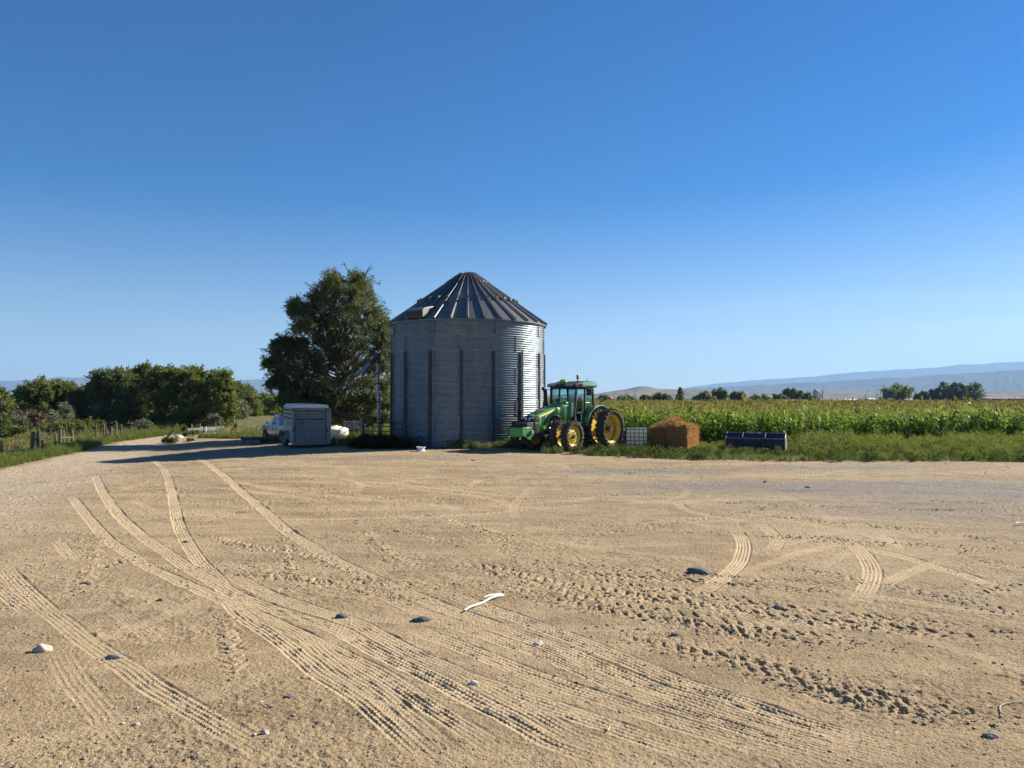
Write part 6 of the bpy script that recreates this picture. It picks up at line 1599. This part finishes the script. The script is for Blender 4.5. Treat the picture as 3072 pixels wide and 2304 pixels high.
bx0 = np.array([X(2180, 36.55), 36.55])
lz = R(-25); ld_ = np.array([math.cos(lz), math.sin(lz)])
cx_ = bx0 + ld_ * 1.34
NAVY = mat('navy_bucket_paint', (.013, .016, .040), .5, .2, (.022, .024, .045), 2.5, .5, .1, 30, .4, .12)
lb = thing('loader_bucket', 'dark blue steel loader bucket lying in the weeds by the corn', 'loader bucket', (cx_[0], cx_[1], zg(cx_[0], cx_[1])), lz)
prof = [(-.10, .93), (-.47, .70), (-.48, .30), (-.40, .10), (-.20, .02), (.55, .0), (.55, .03), (-.18, .05), (-.36, .13), (-.44, .32), (-.43, .68), (-.08, .90)]
m = MB(); m.prism(prof, -1.30, 1.30, 'x'); m.build('shell', NAVY, lb)
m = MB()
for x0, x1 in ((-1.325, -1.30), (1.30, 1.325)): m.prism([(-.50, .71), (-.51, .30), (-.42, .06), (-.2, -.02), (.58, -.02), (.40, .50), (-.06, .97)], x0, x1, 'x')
m.build('side_plate', mat('lit_end_grey', (.36, .36, .37), .45, .5, (.14, .14, .17), 4, .6, .1, 30, .4, .2), lb, .006)  # pale grey puts the brightness of the sunlit end into the plates
for x in (-.58, .42):
    m = MB(); m.prism([(-.54, .72), (-.57, .30), (-.48, .16), (-.45, .30), (-.45, .68), (-.10, .92), (-.12, .98)], x - .03, x + .03, 'x'); m.build('bracket', NAVY, lb, .006)
m = MB(); m.box(-1.28, 1.28, -.51, -.465, .675, .715); m.box(-1.28, 1.28, -.13, -.07, .925, .955); m.build('highlight_bar', mat('edge_highlight', (.20, .20, .22), .4, .5), lb, .006)  # paler bars put in for the highlights along the fold and top rim
m = MB(); m.lathe([(.07, -.02), (.09, 0), (.07, .02), (.05, 0)], 18, 'y', (-.22, -.40, .98), closed=True); m.tube([(-.14, -.36, .93), (.05, -.3, .97), (.22, -.25, .92)], .025, 6); m.build('lifting_eye', GREYPL, lb)

# ------------------------------------------------------------------ fences and ditch structure at the left
WOOD = mat('weathered_wood', (.20, .165, .125), .95, 0, (.10, .080, .060), 5, .6, .6, 22, .1, 0, 0, (6, 6, .8))
def fence(name, label, posts, wires, rails=(), group=None):
    """posts: (u, v_top, distance, radius, lean)"""
    u0, _, d0, _, _ = posts[0]; x0, y0 = X(u0, d0), d0; z0 = zg(x0, y0)
    o = thing(name, label, 'fence', (x0, y0, z0), 0, group); tops = []
    for (u, vt, d, r_, lean) in posts:
        x, y = X(u, d) - x0, d - y0; zb_ = zg(x + x0, d) - z0; h = max(.6, Z(vt, d) - (zb_ + z0)); m = MB()
        m.tube([(x, y, zb_ - .1), (x + lean * .5, y, zb_ + h * .5), (x + lean, y, zb_ + h)], [r_ * 1.08, r_, r_ * .92], 9); m.build('post', WOOD, o); tops.append((x, y, zb_, h, lean))
    w = MB()
    for a, b in zip(tops[:-1], tops[1:]):
        for f in wires: w.tube([(a[0] + a[4] * f, a[1], a[2] + a[3] * f), ((a[0] + b[0]) / 2, (a[1] + b[1]) / 2, (a[2] + b[2] + (a[3] + b[3]) * f) / 2 - .02), (b[0] + b[4] * f, b[1], b[2] + b[3] * f)], .006, 4)
    if w.v: w.build('wire', DARKSTEEL, o)
    for (i, j, fi, fj, r_) in rails:
        a, b = tops[i], tops[j]; m = MB(); m.tube([(a[0], a[1] - .08, a[2] + a[3] * fi), (b[0], b[1] - .08, b[2] + b[3] * fj)], r_, 8); m.build('rail', WOOD, o)
    return o
fence('wooden_fence', 'old wooden post fence with one horizontal rail beside the gravel road', [(6, 1320, 41, .07, .02), (98, 1295, 42.5, .11, .06), (115, 1294, 45.5, .09, 0), (135, 1320, 42, .06, -.12), (169, 1301, 47, .07, -.03), (183, 1288, 48, .10, -.02), (191, 1290, 49, .08, 0), (221, 1290, 49, .09, -.08)], (.4, .65, .9), ((5, 7, .62, .60, .05), (1, 2, .85, .62, .04)))
fence('wooden_fence', 'far wooden post fence with a leaning brace where the road bends', [(313, 1272, 56, .06, 0), (320, 1287, 54.5, .07, 0), (334, 1281, 54, .09, .02), (350, 1267, 60, .08, 0), (365, 1272, 63, .07, 0), (394, 1278, 66, .07, 0)], (.3, .6, .9), ())
fence('wire_fence', 'thin post and wire fence across the left meadow', [(118, 1284, 58, .06, 0), (153, 1283, 59, .04, 0), (200, 1278, 61, .04, 0), (255, 1275, 63, .06, 0), (290, 1274, 64, .04, 0), (348, 1262, 68, .05, 0)], (.4, .7, .95), ())
bxx, byy = X(345, 54.3), 54.3
br_ = thing('fence_brace', 'fallen wooden brace pole sloping down to the road edge', 'brace', (bxx, byy, zg(bxx, byy)))
m = MB(); m.tube([(-.16, 0, .82), (.26, -.1, .38), (.62, -.2, .02)], .055, 8); m.build('pole', WOOD, br_); m = MB(); m.tube([(.25, -.1, .36), (.80, -.15, .03)], .04, 8); m.build('prop', WOOD, br_)
lx, ly = X(508, 55.5), 55.5
lp_ = thing('leaning_poles', 'two wooden poles leaning right at the edge of the road bend', 'poles', (lx, ly, zg(lx, ly)))
for dx in (0, .14):
    m = MB(); m.tube([(-.30 + dx, -.3, -.02), (.0 + dx, 0, .35), (.26 + dx * .5, .2, .70)], .045, 8); m.build('pole', WOOD, lp_)
for k, (u, d, s) in enumerate(((533, 57.5, .30), (541, 57.8, .26), (519, 56.5, .2))):
    x = X(u, d); r_ = np.random.default_rng(60 + k)
    m = MB(); m.lathe([(.001, s * .9), (s * .5, s * .82), (s * .85, s * .5), (s, s * .15), (s * .9, -.05)], 9); o = m.build('white_block', mat('white_rubble', (.55, .54, .50), .9, 0, (.38, .36, .32), 5), None)
    o.location = (x, d, zg(x, d)); o.scale = (1.2, .8, .9)
    tag(o, ('pale concrete lump left of the ditch wall', 'second pale concrete lump touching the ditch wall bushes', 'smallest pale concrete lump beside the leaning poles')[k], 'concrete lump', 'pale concrete lumps')
# low metal ditch wall with a white headgate frame
w0 = np.array([X(553, 63.0), 63.0]); w1 = np.array([X(672, 69.0), 69.0]); wl_ = float(np.hypot(*(w1 - w0))); wa = math.atan2(w1[1] - w0[1], w1[0] - w0[0])
dw = thing('ditch_wall', 'low grey corrugated metal wall along the irrigation ditch', 'low wall', (w0[0], w0[1], zg(w0[0], w0[1])), wa)
CM = mat('corrugated_grey', (.075, .095, .085), .75, .0, (.05, .066, .06), 2.0, .7, 0, 40, .4, .2)
npan = 5
for k in range(npan):
    m = MB(); a, b = wl_ * k / npan, wl_ * (k + 1) / npan - .03; n = 24
    top = [(a + (b - a) * i / n, .02 * (1 if i % 2 else -1)) for i in range(n + 1)]
    m.add([(x, y, -.1) for x, y in top] + [(x, y, .50) for x, y in top], [(i, i + 1, n + 2 + i, n + 1 + i) for i in range(n)]); m.build('panel', CM, dw, 0, 20, .01)
for k in range(npan + 1):
    m = MB(); x = wl_ * k / npan - .015; m.box(x - .04, x + .04, .04, .12, -.1, .56 + (.30 if k in (1, 2) else 0)); m.build('post', WOOD, dw)
hx, hy = X(611.5, 64.6), 64.6
hg = thing('headgate', 'small white H-shaped headgate frame in front of the ditch wall', 'headgate', (hx, hy, zg(hx, hy)), R(10))
m = MB()
for s in (1, -1): m.box(s * .17 - .045, s * .17 + .045, -.05, .05, -.05, .60)
m.box(-.125, .125, -.035, .035, .0, .12); m.box(-.125, .125, -.035, .035, .27, .37); m.build('frame', WHITE, hg, .006)
m = MB(); m.box(-.12, .12, -.02, .02, .14, .26); m.lathe([(.05, -.03), (.07, 0), (.05, .03), (.03, 0)], 14, 'y', (0, -.03, .45), closed=True); m.tube([(0, 0, .36), (0, 0, .55)], .012, 6); m.build('gate_plate', BLACK, hg)
# stump with pale broken wood beside the field
sx_, sy_ = X(708, 70), 70.0
sp_ = thing('tree_stump', 'broken stump with pale split wood at the field edge', 'stump', (sx_, sy_, zg(sx_, sy_)))
m = MB(); m.tube([(-.3, 0, -.1), (-.12, 0, .3), (.0, 0, .62)], [.22, .15, .08], 9); m.tube([(-.05, 0, .2), (.12, 0, .5), (.10, .05, .72)], [.10, .08, .05], 7); m.build('stem', BARK, sp_)

# ------------------------------------------------------------------ beyond the corn: farm buildings, irrigation line, poles, silos
def house(name, label, u0, u1, v0, v1, ve, d, depth, wall, roof, hip=.0, win=3, rz=0):
    x0, x1 = X(u0, d), X(u1, d); zb_ = float(zbase((x0 + x1) / 2, d)); ze, zr = Z(ve, d), Z(v0, d); w = x1 - x0
    o = thing(name, label, 'building', ((x0 + x1) / 2, d, zb_), rz); h = ze - zb_; rh = zr - zb_
    m = MB(); m.box(-w / 2, w / 2, 0, depth, 0, h); m.build('wall', wall, o)
    m = MB(); e = .4; k = w * hip
    vs = [(-w / 2 - e, -e, h), (w / 2 + e, -e, h), (w / 2 + e, depth + e, h), (-w / 2 - e, depth + e, h), (-w / 2 - e + k, depth / 2, rh), (w / 2 + e - k, depth / 2, rh)]
    m.add(vs, [(0, 1, 5, 4), (2, 3, 4, 5), (1, 2, 5), (3, 0, 4), (0, 3, 2, 1)]); m.build('roof', roof, o)
    for i in range(win):
        m = MB(); x = -w / 2 + w * (i + .5) / win; m.box(x - w * .03, x + w * .03, -.06, .0, h * .25, h * .75); m.build('window', BLACK, o)
    return o
GW = mat('grey_wall', (.26, .26, .26), .8, 0, (.2, .2, .2), .4); BRR = mat('brown_roof', (.095, .080, .075), .9, 0, None, .5); GRR = mat('pale_metal_roof', (.45, .46, .47), .5, .2, None, .5); WHR = mat('white_metal_roof', (.78, .78, .76), .5, .1, None, .5); TANW = mat('tan_wall', (.34, .29, .22), .8, 0, None, .5)
house('farm_shed', 'long low grey farm shed in front of the dark farm trees', 2357, 2426, 1199, 1207, 1201.5, 365, 9, GW, GRR, .02, 4)
house('farm_shed', 'short pale-roofed shed left of the long grey shed', 2338, 2360, 1199, 1206, 1202.5, 370, 7, GW, WHR, .0, 1)
house('farmhouse', 'dark hip-roofed low farmhouse right of the farm trees', 2462, 2548, 1194, 1206, 1202.5, 430, 14, TANW, BRR, .16, 5)
house('metal_shed', 'low shed with a bright white roof right of the farmhouse', 2546, 2584, 1196, 1204, 1200.5, 470, 12, GW, WHR, .0, 2)
house('metal_shed', 'small white shed between the farmhouse and the biggest tree', 2612, 2628, 1194, 1203, 1198.5, 560, 10, WHITE, WHR, .0, 1)
house('farm_shed', 'small white-roofed shed at the corn edge right of the loose rounded tree', 2212, 2232, 1207, 1214, 1210, 300, 5, WHITE, WHR, .05, 1)
house('farm_shed', 'long low brown shed at the far right edge of the corn', 2960, 3072, 1190, 1204, 1196, 470, 14, BRR, mat('rust_roof', (.14, .085, .06), .9, 0, None, .5), .02, 6)
house('farm_shed', 'low grey shed under the biggest tree at the right', 2690, 2745, 1196, 1204, 1200, 440, 8, GW, GRR, .02, 2)
SILO = mat('hazy_silo_grey', (.30, .30, .29), .8, 0, None, .3)  # distance haze mixed into the grey
def silo(label, u, v0, d, rad):
    x = X(u, d); zb_ = float(zbase(x, d)); h = Z(v0, d) - zb_
    o = thing('silo', label, 'silo', (x, d, zb_), 0, 'hazy far silos')
    m = MB(); m.lathe([(rad, -1), (rad, h * .86)], 24); m.build('shaft', SILO, o)
    m = MB(); m.lathe([(rad * 1.05, h * .85), (rad * .75, h * .95), (rad * .2, h), (.001, h)], 24); m.build('dome', SILO, o)
silo('tallest hazy silo of the distant plant', 2447, 1168, 1300, 4.5); silo('middle hazy silo of the distant plant', 2456, 1174, 1310, 3.6); silo('shortest hazy silo of the distant plant', 2464, 1181, 1320, 4.0)
x = X(2468, 900); o = thing('chimney_stack', 'thin tall pole-like stack right of the hazy silos', 'chimney', (x, 900, float(zbase(x, 900)))); h = Z(1170, 900) - float(zbase(x, 900)); m = MB(); m.tube([(0, 0, 0), (0, 0, h)], [.9, .7], 14); m.build('shaft', GALV_PIPE, o)
for k, (u, v0, d, lb_) in enumerate(((2596, 1182, 420, 'leaning nearest the white shed'), (2631, 1180, 430, 'just left of the biggest broad tree'), (1905, 1182, 420, 'standing left of the first dark trees'))):
    x = X(u, d); o = thing('utility_pole', 'thin wooden utility pole ' + lb_, 'utility pole', (x, d, float(zbase(x, d))), 0, 'utility poles beyond the corn'); h = Z(v0, d) - float(zbase(x, d))
    m = MB(); m.tube([(0, 0, 0), (0, 0, h)], [.16, .11], 8); m.build('pole', WOOD, o); m = MB(); m.box(-.9, .9, -.06, .06, h * .90, h * .93); m.build('crossarm', WOOD, o)
# irrigation line above the corn
pv = [(1962, 1217, 236), (2000, 1211, 240), (2050, 1206, 244), (2100, 1204.5, 246), (2180, 1204.5, 248)]
pp_ = [P(u, v, d) for u, v, d in pv]; b0 = pp_[0].copy(); b0[2] = float(zbase(b0[0], b0[1]))
iv_ = thing('irrigation_line', 'long thin silver irrigation pipe above the far corn tops', 'irrigation line', tuple(b0))
m = MB(); m.tube([tuple(p - b0) for p in pp_], .09, 8); m.build('pipe', GALV_PIPE, iv_)
for i in (1, 3, 4):
    p = pp_[i] - b0; m = MB(); m.beam(tuple(p), (p[0] - 1.1, p[1], -.8), .1, .1); m.beam(tuple(p), (p[0] + 1.1, p[1], -.8), .1, .1); m.build('tower', GALV_PIPE, iv_)

# ------------------------------------------------------------------ single rocks and litter on the yard
def rock_mat(name, a, b): return mat(name, a, .85, 0, b, 9, .6, .5, 25, .2)
RG = rock_mat('dark_river_stone', (.16, .158, .155), (.085, .086, .088)); RGM = rock_mat('grey_river_stone', (.24, .235, .23), (.15, .15, .15)); RP = rock_mat('pale_stone', (.50, .44, .36), (.36, .31, .25)); RW = rock_mat('white_stone', (.62, .58, .52), (.48, .44, .38))
def rock(label, u, v, w, hh, m, seed, rz=0, ln=.6, facet=0.0):
    import bmesh
    x, y = G(u, v); sc = y / FPX; L = w * sc * .85; H = hh * sc * .9
    bm = bmesh.new(); bmesh.ops.create_icosphere(bm, subdivisions=4, radius=1.0); r = np.random.default_rng(seed)
    ph = r.random(6) * 6
    for q in bm.verts:
        p = q.co.copy(); n = .13 * math.sin(2.1 * p.x + ph[0]) * math.cos(1.7 * p.y + ph[1]) + .09 * math.sin(3.7 * p.z + 2.3 * p.x + ph[2]) + .05 * math.sin(7 * p.y + 5 * p.x + ph[3])
        if facet: n += facet * (abs(math.sin(2.6 * p.x + 1.9 * p.z + ph[4])) - .5) * .5
        q.co = p * (1 + n)
        q.co = Vector((q.co.x * L / 2, q.co.y * L / 2 * ln, q.co.z * H * .72))
    me = bpy.data.meshes.new('rock'); bm.to_mesh(me); bm.free()
    for p in me.polygons: p.use_smooth = True
    o = link('rock', me, m); o.location = (x, y, zg(x, y) + H * .10); o.rotation_euler = (0, 0, R(rz)); tag(o, label, 'rock', 'loose rocks on the yard')
rock('large flat grey river stone at the right of the yard', 2100, 1720, 84, 22, RG, 1, -6, .55)
rock('pale chunky rock at the lower left', 128, 1952, 58, 28, RP, 2, 15, .7, .35)
rock('flat dark grey stone with a pale streak, right of the pale chunky rock', 340, 1975, 58, 14, RGM, 3, 18, .5)
rock('dark rounded stone in the middle of the yard left of the white strip', 1027, 1847, 46, 13, RG, 4, 0, .6)
rock('dark slabby stone just below the white plastic strip', 1268, 1862, 66, 16, RG, 5, 0, .55, .25)
rock('small white pebble on the long tyre track', 1615, 1932, 32, 12, RW, 6, 10, .7)
rock('grey pebble among the chopped tractor ruts at the right', 2336, 1826, 40, 13, RGM, 7, -10, .6)
rock('pale half-buried stone near the lower right corner', 2975, 2214, 62, 16, RGM, 8, 5, .6)
rock('flat dark stone in the left tyre marks', 256, 1750, 40, 10, RG, 9, 10, .5)
rock('small dark stone lying on the curved tyre track', 556, 1627, 22, 7, RG, 10, 0, .6)
rock('grey stone at the far side of the yard nearest the gravel patch', 2425, 1464, 20, 8, RP, 11, 0, .6)
rock('dark stone left of the grey gravel patch', 2295, 1448, 14, 8, RG, 12, 0, .7)
rock('white stone at the weed edge on the right', 2838, 1392, 12, 5, RW, 13, 0, .7)
rock('small broken white stone with a shadow on the lower tyre tracks', 1423, 2056, 40, 12, RW, 14, 8, .45, .5)
rock('small pale stone at the bottom left among the gravel', 795, 2208, 30, 16, RP, 15, 0, .7, .3)
rock('little pale stone left of the bottom gravel', 410, 2176, 22, 12, RP, 16, 0, .7, .3)
rock('dark pebble above the pale chunky rock', 480, 1797, 20, 8, RG, 17, 0, .6)
rock('half-buried grey slab at the lower middle left', 870, 2094, 40, 8, RGM, 18, 0, .5)
rock('pale stone near the white strip on the chopped ruts', 2030, 1902, 38, 9, RGM, 19, 0, .5)
rock('dark stone standing at the middle far yard', 1420, 1384, 16, 7, RG, 20, 0, .6)
# strip of white plastic
def strip(name, label, cat, pts, w, m, lift=.02, th=.004):
    pw = [G(u, v) for u, v in pts]; secs = []
    for i, p in enumerate(pw):
        a = np.array(pw[max(0, i - 1)]); b = np.array(pw[min(len(pw) - 1, i + 1)]); d = (b - a) / np.hypot(*(b - a)); n = np.array([-d[1], d[0]])
        ww = w * (.35 + .65 * math.sin(math.pi * (i + .6) / len(pw))); z = zg(*p) + lift + .012 * math.sin(i * 1.7)
        secs.append([(p[0] - n[0] * ww, p[1] - n[1] * ww, z), (p[0] + n[0] * ww, p[1] + n[1] * ww, z + .012), (p[0] + n[0] * ww, p[1] + n[1] * ww, z + .012 + th), (p[0] - n[0] * ww, p[1] - n[1] * ww, z + th)])
    m_ = MB(); m_.loft(secs); return tag(m_.build(name, m), label, cat)
WP = mat('white_film', (.50, .51, .45), .45, 0, (.60, .62, .55), 12, .6, .3, 30)
strip('plastic_strip', 'crumpled strip of white plastic lying across the long tyre track', 'plastic strip', [(1395, 1838), (1412, 1830), (1432, 1820), (1452, 1811), (1472, 1803), (1492, 1797), (1512, 1790)], .013, WP)
strip('plastic_strip', 'thin white thread of plastic beside the crumpled strip', 'plastic strip', [(1452, 1803), (1470, 1799), (1490, 1794), (1506, 1789)], .012, WP, .035)
def twine(label, pts, r, m):
    q = []
    for u, v in pts: x, y = G(u, v); q.append((x, y, zg(x, y) + .018))
    m_ = MB(); m_.tube(q, r, 6); tag(m_.build('twine', m), label, 'twine')
TW = mat('pale_twine', (.46, .40, .29), .8)
twine('pale bent twine lying on the dirt at the right edge', [(3004, 2146), (2999, 2132), (3003, 2122), (3018, 2116), (3045, 2112), (3085, 2108)], .005, TW)
twine('small curl of pale twine in the lower tyre tracks', [(1822, 2203), (1828, 2196), (1828, 2188), (1822, 2184)], .006, TW)
strip('red_rag', 'small red and white scrap at the right edge of the yard', 'rag', [(3048, 1580), (3056, 1577), (3064, 1576), (3074, 1575), (3090, 1574)], .03, mat('red_cloth', (.42, .07, .06), .8, 0, (.55, .40, .36), 30, .6), .03, .02)

# ------------------------------------------------------------------ air between here and the mountains
hz = bpy.data.materials.new('haze'); hz.use_nodes = True; hz.node_tree.nodes.clear()
ho = hz.node_tree.nodes.new('ShaderNodeOutputMaterial'); hv = hz.node_tree.nodes.new('ShaderNodeVolumePrincipled')
hv.inputs['Color'].default_value = (.36, .63, 1.0, 1); hv.inputs['Density'].default_value = 7.5e-5; hv.inputs['Anisotropy'].default_value = .1
hz.node_tree.links.new(hv.outputs[0], ho.inputs['Volume'])
m = MB(); m.box(-19000, 19000, -4000, 18800, -6, 1000); o = m.build('haze', hz); tag(o, 'pale blue haze over the valley', 'haze', kind='stuff')
